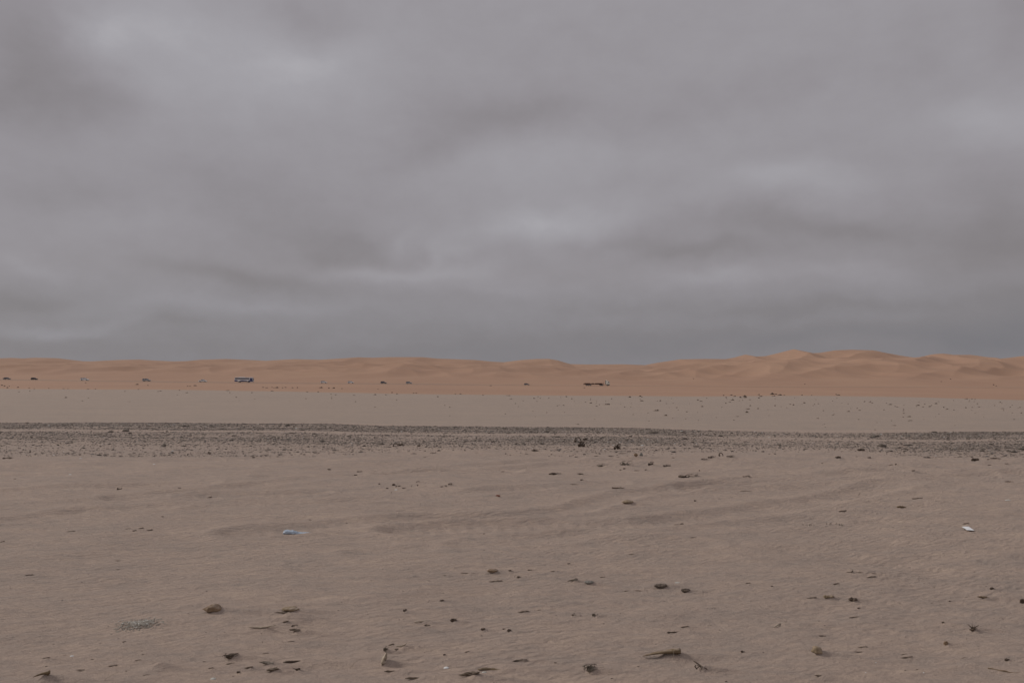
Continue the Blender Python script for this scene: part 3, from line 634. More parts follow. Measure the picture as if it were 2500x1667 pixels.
# ------------------------------------------------------------------ shapes
random.seed(7)
def ico(sub):
    import bmesh
    bm = bmesh.new(); bmesh.ops.create_icosphere(bm, subdivisions=sub, radius=1)
    v = [tuple(x.co) for x in bm.verts]; f = [tuple(x.index for x in p.verts) for p in bm.faces]; bm.free(); return v, f
ICO = {s: ico(s) for s in (1, 2, 3, 4)}
def blob(w, d, h, sub=3, rough=.2, sd=0, top=1.0, sharp=False, freq=1.6, tilt=0.0, taper=0.0):
    vs, fs = ICO[sub]; out = []
    for (x, y, z) in vs:
        n = mnoise.noise(Vector((x * freq + sd, y * freq, z * freq + sd * .37)))
        n2 = mnoise.noise(Vector((x * freq * 3 + sd, y * freq * 3, z * freq * 3)))
        k = 1 + rough * (n * 1.6 + n2 * .6)
        if sharp: k = round(k * 5) / 5
        X, Y_, Z = x * k * w / 2, y * k * d / 2, z * k
        Z = Z * h * (.62 if z > 0 else .38)
        if taper: 
            tt = (1 + x) / 2
            s = (1 - taper) + taper * tt
            Y_ *= s; Z *= s
        out.append((X * math.cos(tilt) - Z * math.sin(tilt) * 0, Y_, Z + X * math.tan(tilt)))
    return out, list(fs)
def tube(pts, rads, sides=6, flat=1.0):
    V = []; Fc = []
    n = len(pts)
    for i, p in enumerate(pts):
        a = Vector(pts[max(0, i - 1)]); b = Vector(pts[min(n - 1, i + 1)]); t = (b - a)
        t = t.normalized() if t.length > 1e-9 else Vector((1, 0, 0))
        u = t.cross(Vector((0, 0, 1)));  u = u.normalized() if u.length > 1e-3 else Vector((0, 1, 0))
        w = u.cross(t)
        for k in range(sides):
            an = 2 * math.pi * k / sides
            V.append(tuple(Vector(p) + (u * math.cos(an) + w * math.sin(an) * flat) * rads[i]))
    for i in range(n - 1):
        for k in range(sides):
            a = i * sides + k; b = i * sides + (k + 1) % sides
            Fc.append((a, b, b + sides, a + sides))
    Fc.append(tuple(range(sides))[::-1]); Fc.append(tuple(range((n - 1) * sides, n * sides)))
    return V, Fc
def join(parts):
    V = []; Fc = []
    for v, f in parts:
        o = len(V); V += list(v); Fc += [tuple(i + o for i in q) for q in f]
    return V, Fc
def off(vf, x=0, y=0, z=0):
    return [(a + x, b + y, c + z) for a, b, c in vf[0]], vf[1]

NAMES = {'stone': 'stone', 'stick': 'stick', 'chip': 'wood_chip', 'kelp': 'dry_seaweed', 'wedge': 'driftwood_plank', 'straw': 'straw', 'bundle': 'seaweed_bundle', 'bark': 'bark_piece', 'lump': 'seaweed_lump',
         'shell': 'shell', 'ribbon': 'seaweed_ribbon', 'wedge2': 'stone', 'crust': 'stone', 'tuft': 'twig_tuft', 'twigs': 'twig', 'curl': 'kelp_stalk', 'stalks': 'plant_stalks'}
CATS = {'stone': 'stone', 'stick': 'stick', 'chip': 'wood chip', 'kelp': 'seaweed', 'wedge': 'driftwood', 'straw': 'straw', 'bundle': 'seaweed', 'bark': 'bark', 'lump': 'seaweed', 'shell': 'shell', 'ribbon': 'driftwood',
        'wedge2': 'stone', 'crust': 'stone', 'tuft': 'twigs', 'twigs': 'twig', 'curl': 'seaweed', 'stalks': 'dry plant'}

def shape(d, rnd):
    k, w, h = d['kind'], d['w'], max(d['hh'] * (.74 if d['kind'] in ('stone', 'lump', 'chip', 'ribbon', 'crust') or (d['kind'] == 'kelp' and d['h'] < 8) else 1), .004); sd = rnd.uniform(0, 90)
    if k == 'stone':
        v = blob(w, w * .62, h * 1.5, 4, .13, sd, tilt=.02)
        if d.get('tailtip'):
            v = ([(x, y * (1 if x > -.1 * w else max(.15, 1 + (x + .1 * w) / (.42 * w))), z * (1 if x > -.1 * w else max(.12, 1 + (x + .1 * w) / (.45 * w)))) for x, y, z in v[0]], v[1])
        return off(v, z=h * .16)
    if k == 'crust':
        return join([off(blob(w * .5, w * .4, h * 1.1, 3, .45, sd + i), (i - 1) * w * .3, rnd.uniform(-.1, .1) * w, h * .1) for i in range(3)])
    if k == 'wedge2':
        v = blob(w, w * .7, h * 1.25, 3, .22, sd, sharp=False, freq=1.1)
        return off(([(x, y, z if z > 0 else z * .5) for x, y, z in v[0]], v[1]), z=h * .25)
    if k == 'lump':
        n = 3 if h > .02 else 2
        ps = [off(blob(w * .62, w * .5, h * rnd.uniform(.9, 1.5), 3, .38, sd + i * 7), (i - (n - 1) / 2) * w * .36, rnd.uniform(-.12, .12) * w, h * .15) for i in range(n)]
        for i in range(4):
            a = rnd.uniform(0, 6.28); r0 = w * .3
            ps.append(tube([(math.cos(a) * r0 * .5, math.sin(a) * r0 * .5, h * .4), (math.cos(a) * r0, math.sin(a) * r0, h * rnd.uniform(.4, .9)), (math.cos(a) * r0 * 1.5, math.sin(a) * r0, h * rnd.uniform(0, .8))], [h * .12, h * .09, h * .03]))
        if d.get('stem'):
            L_ = d['stem'] * d['s']; ps.append(tube([(0, 0, h * .5), (L_ * .5, 0, h * .65), (L_, .01, h * .8)], [.003, .0025, .0015]))
        return join(ps)
    if k == 'chip':
        ps = []
        til = rnd.choice([.12, .2, .3, -.1]) if w > .03 else .1
        til = min(til, .7 * h / w) if til > 0 else max(til, -.6 * h / w)
        v = blob(w, w * rnd.uniform(.28, .45), h * 1.0, 4, .28, sd, freq=2.2, taper=rnd.uniform(.3, .8) * (1 if til > 0 else 1), tilt=til)
        ps.append(off(v, z=h * .22))
        for i in range(3):
            x0 = rnd.uniform(-.3, .35) * w; L_ = rnd.uniform(.15, .3) * w
            ps.append(tube([(x0 - L_, rnd.uniform(-.1, .1) * w, h * .3 + til * (x0 - L_)), (x0, rnd.uniform(-.1, .1) * w, h * .55 + til * x0), (x0 + L_, rnd.uniform(-.1, .1) * w, h * rnd.uniform(.5, .95) + til * (x0 + L_))], [h * .05, h * .12, h * .04]))
        return join(ps)
    if k == 'stick':
        sl = d.get('slant', rnd.uniform(-2, 2)) ; r0 = d.get('thick', max(1.3, d['h'] * .35)) * d['s'] * .5
        n = 14; pts = []; rad = []
        lift = d.get('lift', 0)
        dyd = -sl * d['s'] / (CAMH / math.hypot(CAMH, d['Y'])) * .75   # part of the slant lies on the ground
        if d.get('slant') is None: dyd = rnd.uniform(-.25, .25) * w
        for i in range(n):
            t_ = i / (n - 1); x = (t_ - .5) * w
            zz = r0 * .7 + lift * (d.get('tip', 0) * d['s']) * max(0, (t_ - .35) / .65) ** 1.6 + abs(mnoise.noise(Vector((t_ * 4 + sd, 0, 0)))) * r0 * 1.2
            yy = dyd * (.5 - t_) * -1 + mnoise.noise(Vector((t_ * 2.5, sd, 0))) * w * .07
            kn = 1.8 if d.get('knots') and (i in (1, 9)) else 1
            pts.append((x, yy, zz)); rad.append(r0 * (.55 + .6 * math.sin(math.pi * min(1, t_ * .9 + .18))) * (1 + .25 * mnoise.noise(Vector((t_ * 9, sd, 3)))) * kn)
        ps = [tube(pts, rad, 7)]
        for i in range(2):
            j = rnd.randint(3, n - 3); p = pts[j]
            ps.append(tube([p, (p[0] + rnd.uniform(-.1, .15) * w, p[1] + rnd.uniform(-.08, .08) * w, p[2] + r0 * rnd.uniform(.8, 2.5))], [r0 * .4, r0 * .15], 5))
        return join(ps)
    if k == 'wedge':
        # plank tapering to a point on the left, thick end raised on the right
        V = []; n = 16; sec = 8
        for i in range(n):
            t_ = i / (n - 1); x = (t_ - .5) * w
            th = (.08 + .92 * t_ ** .8) * h * .42; wd = (.1 + .9 * t_ ** .6) * w * .10
            zc = .02 * h + (h - th * 1.3) * t_ ** 1.0
            for q in range(sec):
                an = 2 * math.pi * (q + .5) / sec
                nn = 1 + .22 * mnoise.noise(Vector((t_ * 6 + sd, math.cos(an) * 1.5, math.sin(an) * 1.5)))
                sx = math.copysign(abs(math.cos(an)) ** .6, math.cos(an)); sz = math.copysign(abs(math.sin(an)) ** .6, math.sin(an))
                V.append((x, sx * wd * nn, zc + th * .5 + sz * th * .62 * nn))
        Fc = [(i * sec + q, i * sec + (q + 1) % sec, (i + 1) * sec + (q + 1) % sec, (i + 1) * sec + q) for i in range(n - 1) for q in range(sec)]
        Fc = [f[::-1] for f in Fc]
        Fc.append(tuple(range(sec))); Fc.append(tuple(range((n - 1) * sec, n * sec))[::-1])
        prop = off(blob(w * .10, w * .07, h * .75, 2, .25, sd), w * .40, 0, h * .2)
        return join([(V, Fc), prop])
    if k == 'straw':
        hgt = h * 1.03; x0 = -w / 2; x1 = w / 2
        if d.get('flat'):
            pts = [(x0 + (x1 - x0) * i / 9, .006 * math.sin(i) + (.5 - i / 9) * .10, .004 + .002 * math.sin(i * 2)) for i in range(10)]
            return tube(pts, [.0035] * 10, 6)
        r0 = max(.0013, .55 * d['s'])
        pts = [(x0 + (x1 - x0) * (t_ ** 1.3), .01 * t_, -.01 + (hgt + .01) * (t_ ** .9)) for t_ in [i / 7 for i in range(8)]]
        return tube(pts, [r0 * (1.15 - .5 * i / 7) for i in range(8)], 6)
    if k == 'bark':
        V = []; n = 15; m_ = 5
        for i in range(n):
            t_ = i / (n - 1)
            ww = w * .62 * (math.sin(math.pi * min(1, .18 + t_ * .82)) ** .7) * (1 + .35 * mnoise.noise(Vector((t_ * 7, sd, 0))))
            cx = -.22 * w + .62 * w * t_
            for j in range(m_):
                u = j / (m_ - 1) - .5
                V.append((cx + u * ww, .012 - .03 * (1 - 4 * u * u) + .005 * mnoise.noise(Vector((t_ * 9, u * 9, sd))), -.01 + h * 1.05 * t_ + .006 * mnoise.noise(Vector((u * 12, t_ * 5, sd)))))
        nb = len(V); V += [(x, y + .006, z) for x, y, z in V]
        Fc = []
        for i in range(n - 1):
            for j in range(m_ - 1):
                a = i * m_ + j; Fc.append((a, a + 1, a + m_ + 1, a + m_)); Fc.append((nb + a, nb + a + m_, nb + a + m_ + 1, nb + a + 1))
        for i in range(n - 1):
            for j in (0, m_ - 1):
                a = i * m_ + j; Fc.append((a, a + m_, nb + a + m_, nb + a) if j == 0 else (a, nb + a, nb + a + m_, a + m_))
        for j in range(m_ - 1):
            a = (n - 1) * m_ + j; Fc.append((a, a + 1, nb + a + 1, nb + a))
        return join([(V, Fc), off(blob(w * .8, w * .7, h * .3, 3, .3, sd), 0, 0, .0)])
    if k == 'shell':
        vs, fs = ICO[3]; out = []
        for x, y, z in vs:
            r = 1 + .05 * math.sin(9 * math.atan2(y, x)) + .08 * mnoise.noise(Vector((x * 2 + sd, y * 2, z)))
            zz = (z * .5 if z > 0 else z * .12)
            out.append((x * r * w / 2, y * r * w * (.36 if d['h'] > 4 else .3), zz * max(h, .006) * .9 + .002))
        c, s = math.cos(.25), math.sin(.25)
        return [(a * c - b * s, a * s + b * c, z) for a, b, z in out], fs
    if k == 'ribbon':
        n = 22; V = []; Fc = []
        for i in range(n):
            t_ = i / (n - 1); x = (t_ - .5) * w
            ht = h * (.9 - .75 * t_) * (1 + .5 * mnoise.noise(Vector((t_ * 5 + sd, 0, 0)))) * min(1, t_ * 5 + .15)
            yy = mnoise.noise(Vector((t_ * 2, sd, 1))) * w * .06; wd = w * .05 * (1.1 - .7 * t_)
            for (a, b) in ((-1, -.3), (-.75, .6), (-.1, 1), (.6, .7), (1, -.3)):
                V.append((x, yy + a * wd, b * ht * (1 + .3 * mnoise.noise(Vector((t_ * 11, a * 3, sd))))))
        for i in range(n - 1):
            for j in range(4):
                a = i * 5 + j; Fc.append((a, a + 1, a + 6, a + 5)[::-1])
        return V, Fc
    if k == 'curl':
        n = 16; a0, a1 = (math.pi * 1.15, -math.pi * .1) if d['h'] > 6 else (math.pi * 1.1, math.pi * 1.9)
        pts = []
        for i in range(n):
            t_ = i / (n - 1); a = a0 + (a1 - a0) * t_
            zc = 0 if d['h'] > 6 else h * 1.0
            pts.append((math.cos(a) * w * .45, .25 * w * math.sin(t_ * 3), max(.002, zc + math.sin(a) * h * .85 + h * .08)))
        r0 = max(.006, 1.1 * d['s'])
        return join([tube(pts, [r0 * (1.1 - .5 * abs(i / n - .3)) for i in range(n)], 7), off(blob(w * .35, w * .3, h * .5, 3, .35, sd), -w * .35, 0, h * .1)])
    if k in ('kelp', 'bundle', 'tuft', 'twigs'):
        ps = []; n = {'kelp': 9, 'bundle': 26, 'tuft': 11, 'twigs': 6}[k]
        if k == 'kelp' and w < .05: n = 5
        r0 = max(.0015, min(h * .11, .012)) * (.6 if k == 'bundle' else 1)
        if d['mat'] == 'kelp_grey' and k == 'kelp': r0 *= .6
        for i in range(n):
            if k == 'bundle':
                x = rnd.uniform(-.4, .4) * w; y = rnd.uniform(-.25, .25) * w; L_ = rnd.uniform(.25, .6) * w; a = rnd.gauss(.5, .5)
                zc = rnd.uniform(.0, .75) * h * (1 - abs(x) / w)
                pts = [(x + (t_ - .5) * L_ * math.cos(a), y + (t_ - .5) * L_ * .5 * rnd.uniform(.6, 1), max(.001, zc + (t_ - .5) * L_ * math.sin(a) * .5 + .2 * h * math.sin(t_ * 3))) for t_ in (0, .25, .5, .75, 1)]
            elif k == 'tuft':
                a = rnd.uniform(0, 2 * math.pi); L_ = rnd.uniform(.35, .6) * w; up_ = rnd.uniform(.1, 1.0) * h
                pts = [(t_ * L_ * math.cos(a), t_ * L_ * math.sin(a), .004 + up_ * t_ ** .8) for t_ in (0, .35, .7, 1)]
            elif k == 'twigs':
                b0 = -.5 * w + w * .12 * i
                pts = [(-.5 * w, .04, h * .7), (-.2 * w, .02, h * .45), (.15 * w, -.0, h * .2), (.5 * w, -.02, .002)] if i == 0 else \
                      [(b0, .01, h * .25), (b0 + rnd.uniform(-.15, .2) * w, rnd.uniform(-.02, .02), h * rnd.uniform(.0, .4)), (b0 + rnd.uniform(-.2, .25) * w, rnd.uniform(-.03, .02), .002)]
            else:
                x = rnd.uniform(-.48, .2) * w; y = rnd.uniform(-.15, .15) * w; z = rnd.uniform(.0, .35) * h; pts = [(x, y, z + .002)]
                a = rnd.uniform(-.6, 1.2)
                for s_ in range(6):
                    a += rnd.uniform(-.7, .7); x += w * .085 * rnd.uniform(.5, 1.6); y += rnd.uniform(-.06, .06) * w
                    z = min(h, max(.001, z + math.sin(a) * h * .3)); pts.append((min(x, w * .5), y, z))
            m_ = len(pts); ps.append(tube(pts, [r0 * rnd.uniform(.6, 1.3) * (1 - .5 * q / m_) for q in range(m_)], 5, flat=.8))
        if k == 'kelp':
            for i in range(4):
                ps.append(off(blob(w * rnd.uniform(.16, .32), w * .2, h * rnd.uniform(.4, .9), 3, .4, sd + i * 3), rnd.uniform(-.42, .42) * w, rnd.uniform(-.1, .1) * w, h * .12))
        if k in ('bundle', 'tuft'): ps.append(off(blob(w * .6, w * .4, h * .7, 3, .4, sd), 0, 0, .0))
        return join(ps)
def stalk_parts(d, rnd):
    w, h, ps = d['w'], d['hh'], []
    for i in range(d['n']):
        x = (i / (d['n'] - 1) - .5) * w + rnd.uniform(-.02, .02); y = rnd.uniform(-.06, .06); hh_ = h * rnd.uniform(.35, 1) * (1 - .4 * i / d['n'])
        ps.append(tube([(x, y, -.01), (x + rnd.uniform(-.004, .004), y, hh_ * .6), (x + rnd.uniform(-.01, .01), y, hh_)], [.0045, .0035, .002], 5))
    return ps

# labels for the small pieces, by what they lie next to
LAND = [  # short names used in those labels
 (516, 1497, 'the rounded brown stone'), (640, 1540, 'the upturned driftwood stick'), (1620, 1590, 'the tapering driftwood plank'), (100, 1655, 'the corner driftwood wedge'), (1614, 1428, 'the larger smooth dark stone'),
 (1203, 1399, 'the reddish brown flat stone'), (1441, 1624, 'the tangled grey bundle'), (936, 1610, 'the upright pale bark'), (1090, 1626, 'the white oval shell'), (1146, 1650, 'the thick bark slab'),
 (564, 1604, 'the twiggy seaweed bundle'), (665, 1632, 'the forked wood chunk'), (1905, 1515, 'the twisted pale twig'), (1995, 1592, 'the tan wedge-shaped stone'), (2083, 1462, 'the two-knobbed dark lump'),
 (2375, 1536, 'the splayed twig tuft'), (2400, 1452, 'the angled wood chip'), (728, 1293, 'the pale blue plastic bag'), (2363, 1293, 'the white paper sheet'), (1532, 1230, 'the domed sand-coloured stone'),
 (1215, 1212, 'the rust red fragment'), (1355, 1159, 'the thick straight stick'), (1664, 1277, 'the half disc on its stick'), (1680, 1168, 'the arched seaweed spray'), (1553, 1118, 'the paired knobbly stones'),
 (1056, 1105, 'the kelp cake'), (1752, 1121, 'the row of kelp pieces'), (2381, 1119, 'the big right-hand kelp lump'), (2100, 1197, 'the upright dark peg'), (291, 1192, 'the V-shaped twig'), (20, 1123, 'the left edge shreds'),
 (507, 1107, 'the peaked kelp piece'), (345, 1525, 'the heap of shell grit'), (2065, 1247, 'the sloping dark twig'), (1107, 1508, 'the jagged dark lump'), (2102, 1100, 'the notched kelp lump'), (1528, 1134, 'the crossing twigs'),
 (967, 1193, 'the cluster of dark crumbs'), (173, 1600, 'the small lower left shell'), (520, 1653, 'the broken pale shell'), (1420, 1088, 'the horned kelp holdfast'), (2461, 1218, 'the right white sliver'),(1452,1496,'the pale-flecked seaweed knot')]
LOOK = {'chip': ['thin brown wood flake', 'low dark wood splinter'], 'lump': ['tiny dark seaweed crumb', 'small dark seaweed lump'], 'stick': ['short dark twig', 'thin dark twig'], 'kelp': ['dark seaweed shred', 'ragged seaweed piece'],
        'straw': ['tiny dark upright stub', 'dark upright stub'], 'shell': ['tiny white shell speck', 'small white shell speck']}
used = set(d['label'] for d in D if d['label'])
for d in D:
    if d['label']: continue
    cx = (d['x0'] + d['x1']) / 2; cy = d['y']
    look = LOOK[d['kind']][0 if (d['x1'] - d['x0']) * d['h'] < 60 else 1]
    cand = sorted(LAND, key=lambda l: math.hypot(l[0] - cx, 2.2 * (l[1] - cy)))
    done = False
    for lx, ly, ln in cand[:10]:
        dx, dy = cx - lx, cy - ly
        if abs(dx) < 3 and abs(dy) < 3: continue
        dist = math.hypot(dx, dy)
        q = 'close' if dist < 45 else ('a little way' if dist < 130 else 'well')
        if abs(dx) > 2.5 * abs(dy): rel = 'to the right of' if dx > 0 else 'to the left of'
        elif abs(dy) > 2.5 * abs(dx): rel = 'in front of' if dy > 0 else 'behind'
        else: rel = ('in front and ' if dy > 0 else 'behind and ') + ('right of' if dx > 0 else 'left of')
        lab = f'{look} {q} {rel} {ln}'
        if lab not in used and len(lab.split()) <= 16: d['label'] = lab; used.add(lab); done = True; break
    if not done: d['label'] = look + ' lying loose on the sand'; d['group'] = 'loose specks of beach debris'
SMALL_GROUPS = {'chip': 'wood chips strewn on the sand', 'lump': 'seaweed crumbs strewn on the sand', 'stick': 'twigs strewn on the sand', 'kelp': 'seaweed pieces strewn on the sand', 'shell': 'shells strewn on the sand', 'stone': 'stones on the near sand', 'straw': 'straws standing in the sand', 'curl': 'seaweed pieces strewn on the sand'}
for i, d in enumerate(D):
    rnd = random.Random(100 + i)
    x, y = d['p']
    if d['kind'] == 'stalks':
        e = bpy.data.objects.new('plant_stalks', None); COL.objects.link(e); e.location = (x, y, ground_z(x, y))
        tag(e, d['label'], CATS['stalks'])
        for (V, Fc) in stalk_parts(d, rnd): mesh_obj('stalk', V, Fc, MT[d['mat']], e)
        continue
    V, Fc = shape(d, rnd)
    nm = d.get('name') or NAMES[d['kind']]
    o = mesh_obj(nm, V, Fc, MT[d['mat']])
    o.location = (x, y, ground_z(x, y) - .0015)
    tag(o, d['label'], CATS[d['kind']], d.get('group') or SMALL_GROUPS.get(d['kind']))

# plastic bag: crumpled pale blue tube with a twist of dark cord
def build_bag():
    x0, y0 = flat_at(730, 1297); s = y0 / F; w = 80 * s
    e = bpy.data.objects.new('plastic_bag', None); COL.objects.link(e); e.location = (x0, y0, ground_z(x0, y0))
    tag(e, 'crumpled pale blue plastic bag with a dark stem lying at its right end', 'plastic bag')
    m, t, b = new_mat('blue_plastic')
    tcn = t.nodes.new('ShaderNodeTexCoord')
    c = ramp_node(t, tex(t, tcn.outputs['Object'], 30, 4, .7), [(.35, (.27, .32, .39)), (.55, (.40, .47, .56)), (.7, (.55, .58, .61))])
    t.links.new(c, b.inputs['Base Color']); b.inputs['Roughness'].default_value = .35
    n, q = 60, 26; V = []
    for i in range(n):
        t_ = i / (n - 1)
        rad = (.95 if t_ < .25 else .95 - .38 * sst((t_ - .25) / .3)) * (1 - sst((t_ - .85) / .15) * .8) * min(1, (t_ + .03) * 14) * 8.5 * s * .78
        for k in range(q):
            a = 2 * math.pi * k / q
            nn = 1 + .35 * mnoise.noise(Vector((t_ * 16, math.cos(a) * 2.4, math.sin(a) * 2.4))) + .22 * mnoise.noise(Vector((t_ * 40, math.cos(a) * 5, math.sin(a) * 5)))
            V.append(((t_ - .5) * w, math.cos(a) * rad * 1.35 * nn + (.5 - t_) * .05, max(.001, rad * .62 + math.sin(a) * rad * .85 * nn)))
    Fc = [(i * q + k, i * q + (k + 1) % q, (i + 1) * q + (k + 1) % q, (i + 1) * q + k)[::-1] for i in range(n - 1) for k in range(q)]
    Fc.append(tuple(range(q))); Fc.append(tuple(range((n - 1) * q, n * q))[::-1])
    mesh_obj('bag_body', V, Fc, m, e)
    V, Fc = join([tube([(w * .44, -.02, .012), (w * .58, -.03, .010), (w * .72, -.035, .008), (w * .8, -.035, .003)], [.006, .005, .004, .002]), off(blob(.03, .02, .02, 2, .3, 4), w * .52, -.02, .012)])
    mesh_obj('stem', V, Fc, MT['kelp'], e)
build_bag()

# paper sheet
def build_paper():
    P = [flat_at(*p) for p in ((2348, 1289), (2365, 1288.3), (2379, 1297), (2361, 1297.5))]
    cx = sum(p[0] for p in P) / 4; cy = sum(p[1] for p in P) / 4
    V = []; n = 9
    for j in range(n):
        for i in range(n):
            u, v = i / (n - 1), j / (n - 1)
            a = [P[0][k] * (1 - u) + P[1][k] * u for k in (0, 1)]; b = [P[3][k] * (1 - u) + P[2][k] * u for k in (0, 1)]
            V.append((a[0] * (1 - v) + b[0] * v - cx, a[1] * (1 - v) + b[1] * v - cy, .006 + .002 * (1 - u) + .002 * math.sin(u * 3 + v * 2)))
    m = n * n; V += [(x, y, z - .0012) for x, y, z in V]
    Fc = []
    for j in range(n - 1):
        for i in range(n - 1):
            a = j * n + i; Fc.append((a, a + n, a + n + 1, a + 1)); Fc.append((m + a, m + a + 1, m + a + n + 1, m + a + n))
    o = mesh_obj('paper_sheet', V, Fc, MT['paper']); o.location = (cx, cy, ground_z(cx, cy))
    tag(o, 'flat white sheet of paper lying on the sand at the right', 'paper')
build_paper()

# ------------------------------------------------------------------ gravel and shell grit
def stones_mesh(name, pts, sizes, cols, mat, sub=1, flat=.55, seed=1):
    rs = np.random.RandomState(seed)
    vs, fs = ICO[sub]; vs = np.array(vs); fs = np.array(fs); n = len(pts); nv = len(vs)
    sc = np.stack([sizes * rs.uniform(.9, 1.9, n), sizes * rs.uniform(.7, 1.1, n), sizes * rs.uniform(.35, .8, n) * flat / .55], 1) / 2
    an = rs.normal(0, .55, n); jit = 1 + rs.uniform(-.22, .22, (n, nv))
    P = vs[None] * jit[..., None] * sc[:, None]
    c, s = np.cos(an)[:, None], np.sin(an)[:, None]
    X = P[..., 0] * c - P[..., 1] * s; Y = P[..., 0] * s + P[..., 1] * c
    co = np.stack([X + pts[:, 0:1], Y + pts[:, 1:2], P[..., 2] + pts[:, 2:3] + sc[:, 2:3] * .2], -1).reshape(-1, 3)
    fa = (fs[None] + (np.arange(n) * nv)[:, None, None]).reshape(-1, 3)
    me = bpy.data.meshes.new(name); me.vertices.add(len(co)); me.vertices.foreach_set('co', co.astype(np.float32).ravel())
    me.loops.add(fa.size); me.loops.foreach_set('vertex_index', fa.astype(np.int32).ravel())
    me.polygons.add(len(fa)); me.polygons.foreach_set('loop_start', np.arange(0, fa.size, 3, dtype=np.int32)); me.update(calc_edges=True)
    a = me.attributes.new('tint', 'FLOAT', 'POINT'); a.data.foreach_set('value', np.repeat(cols, nv).astype(np.float32))
    me.materials.append(mat); me.update()
    o = bpy.data.objects.new(name, me); COL.objects.link(o); return o
def tint_mat(name, cols):
    m, t, b = new_mat(name); a = t.nodes.new('ShaderNodeAttribute'); a.attribute_name = 'tint'
    r = t.nodes.new('ShaderNodeValToRGB'); t.links.new(a.outputs['Fac'], r.inputs[0]); r.color_ramp.interpolation = 'CONSTANT'
    for i, (p, c) in enumerate(cols):
        s = r.color_ramp.elements[i] if i < 2 else r.color_ramp.elements.new(p)
        s.position = p; s.color = (*c, 1)
    t.links.new(r.outputs[0], b.inputs['Base Color']); b.inputs['Roughness'].default_value = .85; return m
M_GRAVEL = tint_mat('gravel', [(0, (.062, .047, .036)), (.18, (.112, .086, .068)), (.42, (.165, .133, .110)), (.62, (.175, .156, .142)), (.72, (.225, .183, .153)), (.88, (.29, .236, .195)), (.994, (.66, .66, .64))])
rs = np.random.RandomState(12)
def scatter(n, y0, y1, dfun, power=1.0, xw=18.5):
    X = rs.uniform(-1, 1, n) * xw; m = n // 4       # plus a thinner spread beyond the sides of the view
    X = np.concatenate([X, rs.uniform(xw, xw * 2, m) * rs.choice([-1, 1], m)]); n = n + m; Y = rs.uniform(y0, y1, n)
    X = X * (Y / 26.0)
    g = dfun(X, Y); keep = rs.uniform(0, 1, n) < g ** power
    return X[keep], Y[keep]
def put(X, Y): return np.stack([X, Y, height(X, Y) + near_detail(X.copy(), Y.copy())], 1)
gx, gy = scatter(225000, 16.5, 28.5, gravel, .95)
sz = np.clip(rs.lognormal(math.log(.019), .40, len(gx)), .010, .09)
o = stones_mesh('gravel', put(gx, gy), sz, rs.uniform(0, 1, len(gx)), M_GRAVEL, 1); tag(o, kind='stuff')
# larger cobbles and clods among it
cx_, cy_ = scatter(1350, 16.5, 27.5, lambda X, Y: np.clip(gravel(X, Y) * .75 + .015, 0, 1))
szc = np.clip(rs.lognormal(math.log(.058), .38, len(cx_)), .04, .17)
o = stones_mesh('cobbles', put(cx_, cy_), szc, rs.uniform(0, .55, len(cx_)), M_GRAVEL, 2, .5, 3); tag(o, kind='stuff')
# fine bits over the whole foreground
fx, fy = scatter(4000, 5, 17, lambda X, Y: np.clip(.30 + .5 * fbm(X / 1.5, Y / 1.2, 77, 2), .03, 1))
o = stones_mesh('sand_specks', put(fx, fy), rs.uniform(.004, .011, len(fx)), rs.uniform(0, 1, len(fx)) ** .8, M_GRAVEL, 1, .5, 5); tag(o, kind='stuff')
# heap of shell grit
hx, hy = flat_at(338, 1526)
n = 800; a = rs.normal(0, .42, n) * .17; b2 = rs.normal(0, .42, n) * .13
hz = put(hx + a, hy + b2); hz[:, 2] += .009 * np.exp(-(a / .10) ** 2 - (b2 / .08) ** 2)
M_GRIT = tint_mat('shell_grit', [(0, (.20, .17, .14)), (.10, (.30, .265, .22)), (.45, (.37, .33, .28)), (.8, (.42, .385, .335)), (.95, (.66, .65, .60))])
o = stones_mesh('shell_grit', hz, rs.uniform(.004, .012, n), rs.uniform(0, 1, n), M_GRIT, 1, .4, 9); tag(o, kind='stuff')

